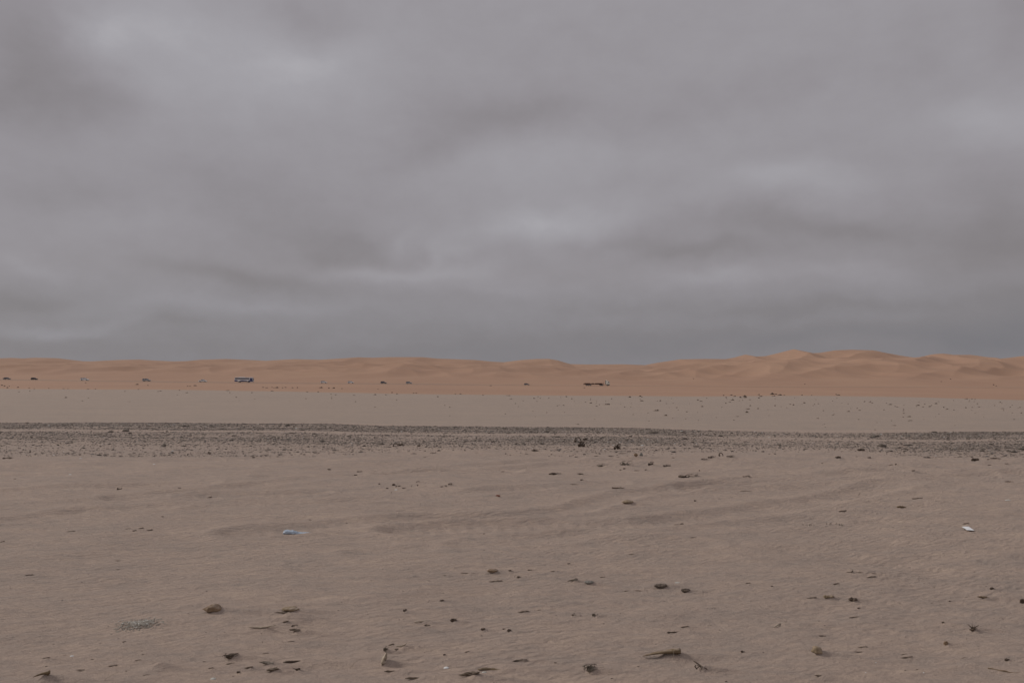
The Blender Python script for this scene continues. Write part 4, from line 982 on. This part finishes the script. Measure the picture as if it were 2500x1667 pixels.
# ------------------------------------------------------------------ dark rocks and scrub lumps far out on the plain
def far_at(px, row):
    x, y, z = ray(px, row)
    ts = np.concatenate([np.linspace(40, 520, 1200), np.linspace(521, 1000, 500)])
    gz = height(x * ts / y, ts); lz = CAMH + z * ts / y
    i = int(np.argmax(lz < gz)) if (lz < gz).any() else -1
    return x * ts[i] / y, ts[i], gz[i]
far = []
fr = random.Random(5)
def F_(px, row, w, h, grp): far.append((px, row, w, h, grp))
for (x, y, w, h) in [(5, 941, 5, 3), (11, 943, 4, 3), (18, 947, 5, 3), (23, 943, 3, 2), (44, 946, 5, 3), (71, 948, 3, 2), (84, 949, 4, 1.5), (119, 948.5, 3, 2), (155, 949, 6, 1.5), (166, 949, 4, 1.5), (215, 950, 6, 1.5), (233, 950, 4, 2),
      (335, 939, 8, 3), (361, 941, 4, 2), (209, 935, 4, 2), (338, 951, 3, 2), (386, 956, 3, 2), (392, 955, 5, 2), (73, 955, 3, 2), (161, 971, 6, 3), (458, 943, 4, 2), (464, 943, 4, 2), (476, 942, 8, 3), (438, 953, 3, 2), (456, 959, 6, 2),
      (556, 953.5, 8, 2), (561, 959, 3, 2), (577, 970, 4, 2), (615, 959, 4, 2), (664, 955, 7, 2), (642, 946, 6, 2), (651, 947, 7, 2), (664, 946, 4, 2), (669, 947, 3, 2), (676, 947, 8, 4), (690, 947, 4, 2), (697, 946, 5, 2), (714, 947, 6, 2),
      (726, 947, 4, 3), (784, 947, 8, 4), (803, 948, 4, 3), (815, 948, 6, 4), (835, 949, 4, 2), (750, 957, 4, 2), (777, 957, 5, 2), (820, 964, 4, 2), (864, 965, 5, 2), (868, 981, 4, 2), (916, 964, 6, 3), (942, 964, 4, 2), (957, 959, 4, 3),
      (969, 962, 5, 2), (1010, 960, 4, 2), (1016, 960, 4, 2), (923, 950, 4, 1.5), (1069, 969, 4, 3), (1086, 990, 3, 2), (1112, 962, 4, 2), (1124, 962, 7, 2), (1179, 965, 4, 2), (1242, 966, 12, 2), (1248, 974, 6, 2), (1198, 942, 6, 2), (1234, 1011, 4, 2),
      (1304, 973, 5, 2.5), (1319, 973, 3, 2), (1340, 972, 3, 2), (1383, 969, 4, 3), (1396, 974, 4, 2.5), (1427, 947, 5, 2), (1443, 984, 7, 3), (1457, 992, 6, 2), (1376, 990, 5, 2), (1484, 988, 12, 4), (1493, 974, 4, 2), (1538, 970, 6, 4), (1563, 968, 6, 4), (1567, 970, 4, 2),
      (1567, 979, 9, 3), (1612, 979, 5, 3), (1525, 994, 4, 2), (1604, 1003, 11, 5), (1626, 1015, 8, 4), (1411, 1036, 7, 2), (1585, 1028, 3, 2), (1704, 977, 5, 3), (1711, 980, 9, 2), (1715, 993, 6, 3), (1767, 966, 4, 3), (1786, 965, 6, 3), (1794, 968, 6, 3),
      (1773, 971, 4, 3), (1808, 971, 6, 4), (1818, 968, 10, 4), (1820, 971, 8, 4), (1772, 985, 4, 3), (1789, 977, 9, 3), (1782, 982, 6, 2), (1831, 976, 5, 2), (1832, 991, 4, 3), (1823, 1007, 9, 4), (1827, 999, 8, 3), (1801, 1017, 8, 2), (1792, 1026, 4, 2),
      (1853, 964, 5, 3), (1858, 968, 9, 3), (1853, 972, 5, 3), (1885, 963, 12, 5), (1895, 963, 6, 3), (1890, 967, 8, 3), (1905, 965, 10, 4), (1915, 965, 5, 2), (1851, 998, 5, 3), (1892, 991, 4, 3), (1937, 989, 5, 3), (1930, 987, 5, 2), (1958, 965, 4, 2.5), (1982, 965, 3, 2),
      (2047, 965, 9, 3), (2041, 963, 4, 2), (1964, 984, 6, 3), (1998, 986, 4, 2), (2010, 1003, 4, 2), (2034, 1014, 5, 2), (1997, 1022, 6, 2), (2072, 1005, 6, 3), (2099, 1002, 7, 2), (1965, 938, 3, 2), (1693, 925, 3, 2), (2111, 981, 4, 3), (2125, 982, 6, 2), (2130, 984, 5, 2),
      (2174, 988, 7, 3), (2191, 994, 5, 2), (2206, 1000, 4, 2), (2206, 1003, 4, 2), (2207, 1009, 5, 2), (2158, 1001, 4, 2), (2242, 990, 9, 3), (2258, 987, 4, 2), (2270, 993, 6, 3), (2254, 994, 5, 2), (2285, 986, 8, 3), (2304, 995, 4, 3), (2313, 999, 5, 3), (2329, 1001, 4, 2),
      (2360, 974, 6, 2.5), (2373, 974, 4, 2), (2381, 975, 4, 1.5), (2358, 996, 4, 3), (2374, 995, 4, 2), (2391, 994, 5, 2), (2386, 986, 4, 2), (2448, 998, 8, 2), (2476, 1024, 6, 2), (2490, 995, 4, 2), (2494, 1009, 4, 3), (2221, 1018, 8, 3), (2205, 1019, 4, 2), (2184, 1039, 10, 2),
      (2426, 940, 4, 3), (2432, 943, 4, 2), (2321, 926, 4, 2), (2298, 932, 3, 2), (2224, 1027, 9, 2), (2093, 997, 4, 2)]:
    F_(x, y, w, h, 'l')
for i in range(120):
    x = fr.uniform(1300, 2500) if i % 6 else fr.uniform(0, 1300); y = fr.uniform(BROW(x) + 4, CROW(x) - 12) if fr.random() < .35 else BROW(x) + 4 + abs(fr.gauss(0, 17))
    if y < CROW(x) - 8: F_(x, y, fr.uniform(2, 4), fr.uniform(1.2, 2), 's')
far_used = set()
FARL = [(18, 0, 'the leftmost sedan'), (85, 0, 'the black hatchback'), (208, 0, 'the white canopy pickup'), (359, 0, 'the silver pickup'), (496, 0, 'the open pickup'), (597, 0, 'the bus'), (791, 0, 'the white estate car'), (857, 0, 'the white hatchback'),
        (937, 0, 'the dark off-road car'), (999, 0, 'the silver off-road car'), (1286, 0, 'the lone grey car'), (1457, 0, 'the long truck'), (1575, 0, 'the lowest skyline dip'), (1820, 0, 'the small dune knob'), (1940, 0, 'the sharp dune peak'), (2080, 0, 'the broad dune top'), (2235, 0, 'the right skyline dip'), (2302, 0, 'the right dune hump'), (2430, 0, 'the far right dip')]
protos = []
for i in range(7):
    parts = [blob(1, .7, 1.0, 3, .35, i * 3.3)]
    if i > 2:
        for j in range(3): parts.append(off(blob(.45, .4, .9 - .2 * j, 2, .35, i + j * 5), -.5 + .45 * j, .1, 0))
        parts.append(tube([(-.5, 0, .05), (-1.0, .1, .14), (-1.4, .1, .05)], [.08, .06, .03], 5))
    V, Fc = join(parts)
    me = bpy.data.meshes.new('rock'); me.from_pydata(V, [], Fc); me.materials.append(MT['scrub']); me.polygons.foreach_set('use_smooth', [True] * len(me.polygons)); protos.append(me)
for i, (px, row, w, h, g) in enumerate(far):
    x, y, z = far_at(px, row); s = y / F
    o = bpy.data.objects.new('rock', protos[i % 7] if w > 4 else protos[i % 3]); COL.objects.link(o)
    o.location = (x, y, z - .1 * h * s); o.scale = (w * s * (.75 if w > 4 and i % 7 > 2 else .95), w * s * .8, h * s * 1.25)
    lab = None
    if g == 'l':
        look = 'small' if w < 5 else ('long flat' if w > 3 * h else 'humped')
        br = BROW(px)
        zone = 'on the orange sand strip' if row < br - 3 else ('at the edge of the orange sand' if row < br + 5 else ('high on the grey plain' if row < br + 20 else 'low on the grey plain'))
        for nx, ny, nn in sorted(FARL, key=lambda l: abs(l[0] - px))[:4]:
            dx = px - nx
            q = 'straight below' if abs(dx) < 7 else ('just ' if abs(dx) < 28 else ('' if abs(dx) < 70 else 'far ')) + ('right' if dx > 0 else 'left') + ' below'
            c = f'{look} dark rock {zone}, {q} {nn}'
            if c not in far_used and len(c.split()) <= 16: lab = c; far_used.add(c); break
    gp = 'dark rocks scattered on the far plain'
    if lab is None: lab = 'tiny dark rock speck on the far plain behind the gravel'; gp = 'tiny rock specks on the far plain'
    tag(o, lab, 'rock', gp)

# ------------------------------------------------------------------ vehicles
def paint(name, c, rough=.35, metal=0):
    m, t, b = new_mat(name)
    tcn = t.nodes.new('ShaderNodeTexCoord')
    f = tex(t, tcn.outputs['Object'], 2.5, 4, .6)
    cc = ramp_node(t, f, [(.3, tuple(x * .86 for x in c)), (.7, c)])
    t.links.new(cc, b.inputs['Base Color']); b.inputs['Roughness'].default_value = rough; b.inputs['Metallic'].default_value = metal
    return m
P = {'white': paint('white_paint', (.84, .84, .84)), 'silver': paint('silver_paint', (.42, .43, .44)), 'black': paint('black_paint', (.03, .03, .032)), 'grey': paint('grey_paint', (.16, .155, .17)),
     'navy': paint('navy_paint', (.05, .065, .17)), 'glass': paint('window_glass', (.022, .026, .055), .25), 'rubber': paint('rubber', (.025, .024, .022), .9), 'rim': paint('rim', (.35, .35, .34), .4),
     'rust': paint('rusty_steel', (.085, .04, .025), .8), 'cream': paint('cream_paint', (.80, .81, .72)), 'redlamp': paint('tail_lamp', (.25, .02, .02)), 'lamp': paint('headlamp', (.7, .7, .66), .15), 'trim': paint('black_trim', (.05, .045, .045), .7)}
def prism(name, prof, w, mat, parent, y0=0.0, inset=0.0, bevel=.03):
    """side profile (x,z) extruded across y"""
    import bmesh
    bm = bmesh.new()
    vs = [bm.verts.new((x, y0 - w / 2, z)) for x, z in prof]; f = bm.faces.new(vs)
    r = bmesh.ops.extrude_face_region(bm, geom=[f]); ev = [v for v in r['geom'] if isinstance(v, bmesh.types.BMVert)]
    for v in ev: v.co.y += w
    if inset:
        zmin = min(z for x, z in prof); zmax = max(z for x, z in prof)
        for v in bm.verts:
            k = (v.co.z - zmin) / max(.01, zmax - zmin); v.co.y = y0 + (v.co.y - y0) * (1 - inset * k)
    bmesh.ops.recalc_face_normals(bm, faces=bm.faces)
    if bevel: bmesh.ops.bevel(bm, geom=list(bm.edges), offset=bevel, segments=2, affect='EDGES', clamp_overlap=True)
    me = bpy.data.meshes.new(name); bm.to_mesh(me); bm.free(); me.materials.append(mat)
    o = bpy.data.objects.new(name, me); COL.objects.link(o); o.parent = parent; return o
def wheel(x, y, r, parent, wd=.24):
    n = 20; V = []; Fc = []
    prof = [(-wd / 2, r * .62), (-wd / 2, r * .93), (-wd * .38, r), (wd * .38, r), (wd / 2, r * .93), (wd / 2, r * .62)]
    for k in range(n):
        a = 2 * math.pi * k / n
        for (yy, rr) in prof: V.append((math.cos(a) * rr, yy, math.sin(a) * rr))
    m_ = len(prof)
    for k in range(n):
        for j in range(m_):
            a = k * m_ + j; b = k * m_ + (j + 1) % m_; c = ((k + 1) % n) * m_ + (j + 1) % m_; d_ = ((k + 1) % n) * m_ + j
            Fc.append((a, b, c, d_))
    t_ = mesh_obj('wheel', V, Fc, P['rubber'], parent, smooth=False); t_.location = (x, y, r)
    V = [(0, -wd * .42, 0), (0, wd * .42, 0)]; Fc = []
    for k in range(n):
        a = 2 * math.pi * k / n; V += [(math.cos(a) * r * .63, -wd * .36, math.sin(a) * r * .63), (math.cos(a) * r * .63, wd * .36, math.sin(a) * r * .63)]
    for k in range(n):
        a = 2 + 2 * k; b = 2 + 2 * ((k + 1) % n); Fc += [(0, a, b), (1, b + 1, a + 1), (a, a + 1, b + 1, b)]
    mesh_obj('rim', V, Fc, P['rim'], t_, smooth=False)
def empty(name, px, label, cat, group, Y=YR, yaw=0.0):
    x = (px - W0 / 2) / F * Y / 1.0
    e = bpy.data.objects.new(name, None); COL.objects.link(e)
    e.location = (x, Y, ground_z(x, Y) + .05); tag(e, label, cat, group)
    sl = (ground_z(x + 3, Y) - ground_z(x - 3, Y)) / 6
    e.rotation_euler = (0, -math.atan(sl), 0)
    return e
def arch(prof_bottom_z, xs, r):   # lower edge of a body with wheel arches, left to right
    out = []
    for x in xs:
        for k in range(7):
            a = math.pi - math.pi * k / 6; out.append((x + math.cos(a) * r, prof_bottom_z + math.sin(a) * r * .95))
    return out
def car(px, kind, body, label, name, cat, Y=None, lower=None):
    Y = Y or YR - 1.8
    g = 'vehicles driving along the desert road'
    e = empty(name, px, label, cat, g, Y)
    if kind == 'sedan': L_, hb, ht = 4.6, .95, 1.44; wb = (-1.35, 1.38); r = .32; cab = [(-1.75, hb), (-1.15, ht - .04), (-.2, ht), (.35, ht - .05), (1.15, hb)]; sc = 1.0
    if kind == 'suv': L_, hb, ht = 4.7, 1.08, 1.80; wb = (-1.4, 1.42); r = .38; cab = [(-2.2, hb), (-2.0, ht - .06), (-1.0, ht), (.25, ht - .06), (1.0, hb)]; sc = 1
    if kind == 'pickup': L_, hb, ht = 5.2, 1.10, 1.76; wb = (-1.65, 1.55); r = .38; cab = [(-.95, hb), (-.80, ht - .05), (.1, ht), (.45, ht - .05), (1.10, hb)]; sc = 1
    if kind == 'canopy': L_, hb, ht = 5.3, 1.10, 1.80; wb = (-1.7, 1.6); r = .38; cab = [(-2.5, hb), (-2.40, ht - .05), (.1, ht), (.45, ht - .06), (1.15, hb)]; sc = 1
    if kind == 'hatch': L_, hb, ht = 4.1, .92, 1.50; wb = (-1.25, 1.25); r = .31; cab = [(-1.9, hb), (-1.6, ht - .08), (-.5, ht), (.2, ht - .05), (1.05, hb)]; sc = 1
    z0 = .30; h2 = L_ / 2
    prof = [(-h2, z0 + .12)] + arch(z0, [wb[0]], r * 1.12) + arch(z0, [wb[1]], r * 1.12) + [(h2 - .05, z0 + .08), (h2, .62), (h2 - .12, hb - .18), (cab[-1][0] + .1, hb), (cab[0][0], hb + .01), (-h2 + .06, hb - .03), (-h2, .7)]
    prism('body', prof, 1.78, P[body], e, bevel=.025)
    if lower: prism('lower_trim', [(wb[0] + r * 1.2, z0 - .02), (wb[1] - r * 1.2, z0 - .02), (wb[1] - r * 1.2, z0 + .2), (wb[0] + r * 1.2, z0 + .2)], 1.81, P[lower], e, bevel=.01)
    prism('cabin', cab, 1.62, P[body], e, inset=.16, bevel=.03)
    # side windows: dark panes standing proud of the cabin, front and rear halves, and the screens
    zl, zt = hb + .07, ht - .13
    def xl(z): 
        a, b = cab[0], cab[1]; return a[0] + (b[0] - a[0]) * min(1, (z - a[1]) / max(.01, b[1] - a[1]))
    def xr(z):
        a, b = cab[-1], cab[-2]; return a[0] + (b[0] - a[0]) * min(1, (z - a[1]) / max(.01, b[1] - a[1]))
    mid = (xl(zl) + xr(zl)) / 2 + .05
    wins = [(xl(zl) + .10, xl(zt) + .10, mid - .05, mid - .05), (mid + .05, mid + .05, xr(zl) - .10, xr(zt) - .10)]
    if kind == 'canopy': wins = [(xl(zl) + .15, xl(zt) + .12, -1.2, -1.2), (-.95, -.95, -.1, -.1), (.02, .02, xr(zl) - .10, xr(zt) - .10)]
    for (a0, a1, b1, b0) in [(w_[0], w_[1], w_[3], w_[2]) for w_ in wins]:
        for sy in (-1, 1):
            def yy(z): return sy * (1.62 / 2 * (1 - .16 * (z - hb) / (ht - hb)) + .012)
            V = [(a0, yy(zl), zl), (b0, yy(zl), zl), (b1, yy(zt), zt), (a1, yy(zt), zt)]; V += [(x, y - sy * .02, z) for x, y, z in V]
            Fc = [(0, 1, 2, 3), (7, 6, 5, 4), (0, 4, 5, 1), (1, 5, 6, 2), (2, 6, 7, 3), (3, 7, 4, 0)]
            mesh_obj('window', V, Fc, P['glass'], e, smooth=False)
    for nm, (xa, za), (xb, zb_), sg in (('windscreen', cab[-1], cab[-2], 1), ('rear_window', cab[0], cab[1], -1)):
        V = []
        for (t_, s_) in ((.12, -1), (.12, 1), (.86, 1), (.86, -1)):
            V.append((xa + (xb - xa) * t_ + sg * .03, s_ * .70, za + (zb_ - za) * t_ + .01))
        V += [(x - sg * .03, y, z - .01) for x, y, z in V]
        mesh_obj(nm, V, [(0, 1, 2, 3), (7, 6, 5, 4), (0, 4, 5, 1), (1, 5, 6, 2), (2, 6, 7, 3), (3, 7, 4, 0)], P['glass'], e, smooth=False)
    for x in wb:
        for sy in (-.80, .80): wheel(x, sy, r, e)
    for sy in (-.62, .62):
        o = mesh_obj('headlight', *off(blob(.10, .36, .18, 2, 0, 0), h2 - .05, sy, .70), P['lamp'], e)
        o = mesh_obj('tail_light', *off(blob(.08, .22, .20, 2, 0, 0), -h2 + .02, sy * 1.15, .80), P['redlamp'], e)
    return e
car(18, 'sedan', 'grey', 'grey sedan at the far left end of the line of traffic', 'sedan_car', 'car')
car(85, 'hatch', 'black', 'black hatchback, second vehicle from the left on the desert road', 'hatchback_car', 'car', lower='trim')
car(208, 'canopy', 'white', 'white pickup with a canopy, third vehicle from the left', 'pickup_truck', 'pickup truck')
car(359, 'canopy', 'silver', 'pale silver pickup with dark lower sides left of the white double cab', 'pickup_truck', 'pickup truck', lower='trim')
car(496, 'pickup', 'white', 'white double cab pickup with open bed just behind the bus', 'pickup_truck', 'pickup truck', lower='trim')
car(791, 'suv', 'white', 'small white estate car, first car ahead of the bus', 'estate_car', 'car').scale = (.9, .9, .82)
car(857, 'hatch', 'white', 'white hatchback, second car ahead of the bus', 'hatchback_car', 'car')
car(937, 'suv', 'grey', 'dark grey off-road car between the white hatchback and the silver one', 'off_road_car', 'car', lower='trim').scale = (.88, .9, .88)
car(999, 'suv', 'silver', 'silver off-road car with dark sills, ahead of the dark grey car', 'off_road_car', 'car', lower='trim').scale = (.9, .9, .84)
car(1286, 'hatch', 'grey', 'lone dark grey car driving between the traffic and the long truck', 'hatchback_car', 'car').scale = (.93, .95, .86)

def bus():
    e = empty('bus', 597, 'large white and navy coach with a long dark window band', 'bus', 'vehicles driving along the desert road', YR - 1.8)
    L_ = 12.2; h2 = L_ / 2; r = .52; wb = (-2.9, 3.1); z0 = .38; top = 3.30; W_ = 2.5
    prism('body', [(-h2, z0 + .1)] + arch(z0, [wb[0]], r * 1.12) + arch(z0, [wb[1]], r * 1.12) + [(h2 - .1, z0), (h2, .9), (h2 - .06, 1.7), (h2 - .42, top - .25), (h2 - .8, top), (-h2 + .3, top + .02), (-h2 + .05, top - .2), (-h2, 2.2)], W_, P['white'], e, bevel=.05)
    pr = lambda nm, pf, mat, y=0: prism(nm, pf, W_ + .05, P[mat], e, bevel=.008)
    pr('window_band', [(-h2 + .32, 2.05), (h2 - 2.35, 2.05), (h2 - 2.30, 2.95), (-h2 + .45, 2.95)], 'glass')
    pr('door', [(h2 - 1.95, .55), (h2 - .30, .55), (h2 - .22, 1.7), (h2 - .52, 2.95), (h2 - 2.0, 2.95)], 'navy')
    pr('rear_panel', [(-h2 + .05, .52), (-h2 + 2.5, .52), (-h2 + 1.9, 1.45), (-h2 + .05, 1.6)], 'navy')
    pr('swoosh_panel', [(-2.3, .64), (2.45, .64), (2.45, 1.15), (1.0, 1.3), (-.6, 1.45), (-2.3, 1.35)], 'navy')
    pr('front_panel', [(3.75, .46), (h2 - 2.0, .46), (h2 - 2.0, 1.5), (3.3, 1.35), (3.1, 1.1)], 'navy') if h2 - 2.0 > 3.8 else None
    pr('lower_skirt', [(-2.25, .42), (2.42, .42), (2.42, .62), (-2.25, .62)], 'trim')
    prism('skirt_stripe', [(-2.2, .62), (.4, .70), (2.3, .98), (2.3, 1.04), (.3, .80), (-2.2, .70)], W_ + .09, P['silver'], e, bevel=0)
    pr('nose_panel', [(h2 - .28, .5), (h2 - .03, .5), (h2 - .03, 1.3), (h2 - .22, 1.6)], 'navy')
    prism('roof_unit', [(-3.6, top + .0), (.2, top + .0), (0, top + .22), (-3.4, top + .22)], 1.8, P['white'], e, bevel=.04)
    V = [(h2 - .01, -1.05, 1.35), (h2 - .01, 1.05, 1.35), (h2 - .40, 1.05, 3.0), (h2 - .40, -1.05, 3.0)]; V += [(x - .06, y, z) for x, y, z in V]
    mesh_obj('windscreen', [(x + .05, y, z) for x, y, z in V], [(0, 1, 2, 3), (7, 6, 5, 4), (0, 4, 5, 1), (1, 5, 6, 2), (2, 6, 7, 3), (3, 7, 4, 0)], P['glass'], e, smooth=False)
    for x in wb:
        for sy in (-1.12, 1.12): wheel(x, sy, r, e, .3)
    for sy in (-.9, .9): mesh_obj('headlight', *off(blob(.12, .4, .25, 2, 0, 0), h2 + .0, sy, .85), P['lamp'], e); mesh_obj('mirror', *off(blob(.12, .2, .5, 2, 0, 0), h2 + .12, sy * 1.5, 2.5), P['trim'], e)
bus()

def truck():
    g = 'vehicles driving along the desert road'
    e = empty('truck', 1457, 'long flatbed truck with a tall cream cab at its right end', 'truck', g, YR - 1.8)
    # chassis and flat trailer, 17 m
    prism('trailer_deck', [(-8.6, .80), (4.2, .80), (4.2, 1.18), (-8.6, 1.18)], 2.4, P['rust'], e, bevel=.02)
    prism('tail_board', [(-8.85, .55), (-8.6, .55), (-8.6, 1.5), (-8.85, 1.5)], 2.4, P['rust'], e, bevel=.02)
    prism('chassis', [(1.4, .62), (7.7, .62), (7.7, .86), (1.4, .86)], 1.0, P['rust'], e, bevel=.02)
    prism('front_bumper', [(7.3, .35), (8.35, .35), (8.4, .75), (8.3, .95), (7.3, .95)], 2.4, P['trim'], e, bevel=.03)
    cab = [(5.75, .98), (8.3, .98), (8.42, 1.3), (8.36, 2.0), (8.05, 2.75), (7.2, 3.15), (6.4, 3.75), (6.05, 3.70), (5.75, 2.4)]
    prism('cab', cab, 2.4, P['cream'], e, bevel=.05)
    prism('cab_rear_wall', [(5.55, 1.1), (5.73, 1.1), (5.85, 3.5), (5.70, 3.5)], 2.2, P['trim'], e, bevel=.01)
    prism('side_window', [(7.35, 1.95), (8.10, 1.95), (7.92, 2.60), (7.35, 2.66)], 2.44, P['glass'], e, bevel=.01)
    V = [(8.40, -1.05, 2.0), (8.40, 1.05, 2.0), (8.10, 1.0, 2.72), (8.10, -1.0, 2.72)]; V += [(x - .05, y, z) for x, y, z in V]
    mesh_obj('windscreen', V, [(0, 1, 2, 3), (7, 6, 5, 4), (0, 4, 5, 1), (1, 5, 6, 2), (2, 6, 7, 3), (3, 7, 4, 0)], P['glass'], e, smooth=False)
    prism('headboard', [(4.05, 1.18), (4.20, 1.18), (4.25, 2.3), (4.10, 2.3)], 2.2, P['rust'], e, bevel=.01)
    for x in (-6.9, -5.6, -4.3, 2.4, 3.6, 7.1):
        for sy in (-1.05, 1.05): wheel(x, sy, .50, e, .3)
    for sy in (-.9, .9): mesh_obj('headlight', *off(blob(.1, .35, .2, 2, 0, 0), 8.4, sy, 1.15), P['lamp'], e)
    # cargo: low rusty steel pieces lying on the deck (each lifts away)
    base = e.location; rot = e.rotation_euler
    for j, (x0, x1, hh, lab) in enumerate([(-8.2, -4.3, .55, 'rearmost low rusty load on the deck of the long truck'), (-3.6, -1.9, .45, 'short middle rusty load on the deck of the long truck'), (-1.2, 3.4, .58, 'front rusty load on the deck of the long truck')]):
        ps = []
        for k in range(7):
            yk = -1 + k * .33; zk = 1.30 + hh * (.0 + .35 * abs(math.sin(k * 1.3 + j * 2)))
            ps.append(tube([(x0 + .1 * (k % 3), yk, zk), (x1 - .12 * (k % 2), yk, zk)], [.16 + hh * .12] * 2, 10))
        V, Fc = join(ps)
        o = mesh_obj('steel_load', V, Fc, P['rust'], smooth=False); o.location = base; o.rotation_euler = rot
        tag(o, lab, 'cargo', 'rusty loads on the long truck')
truck()
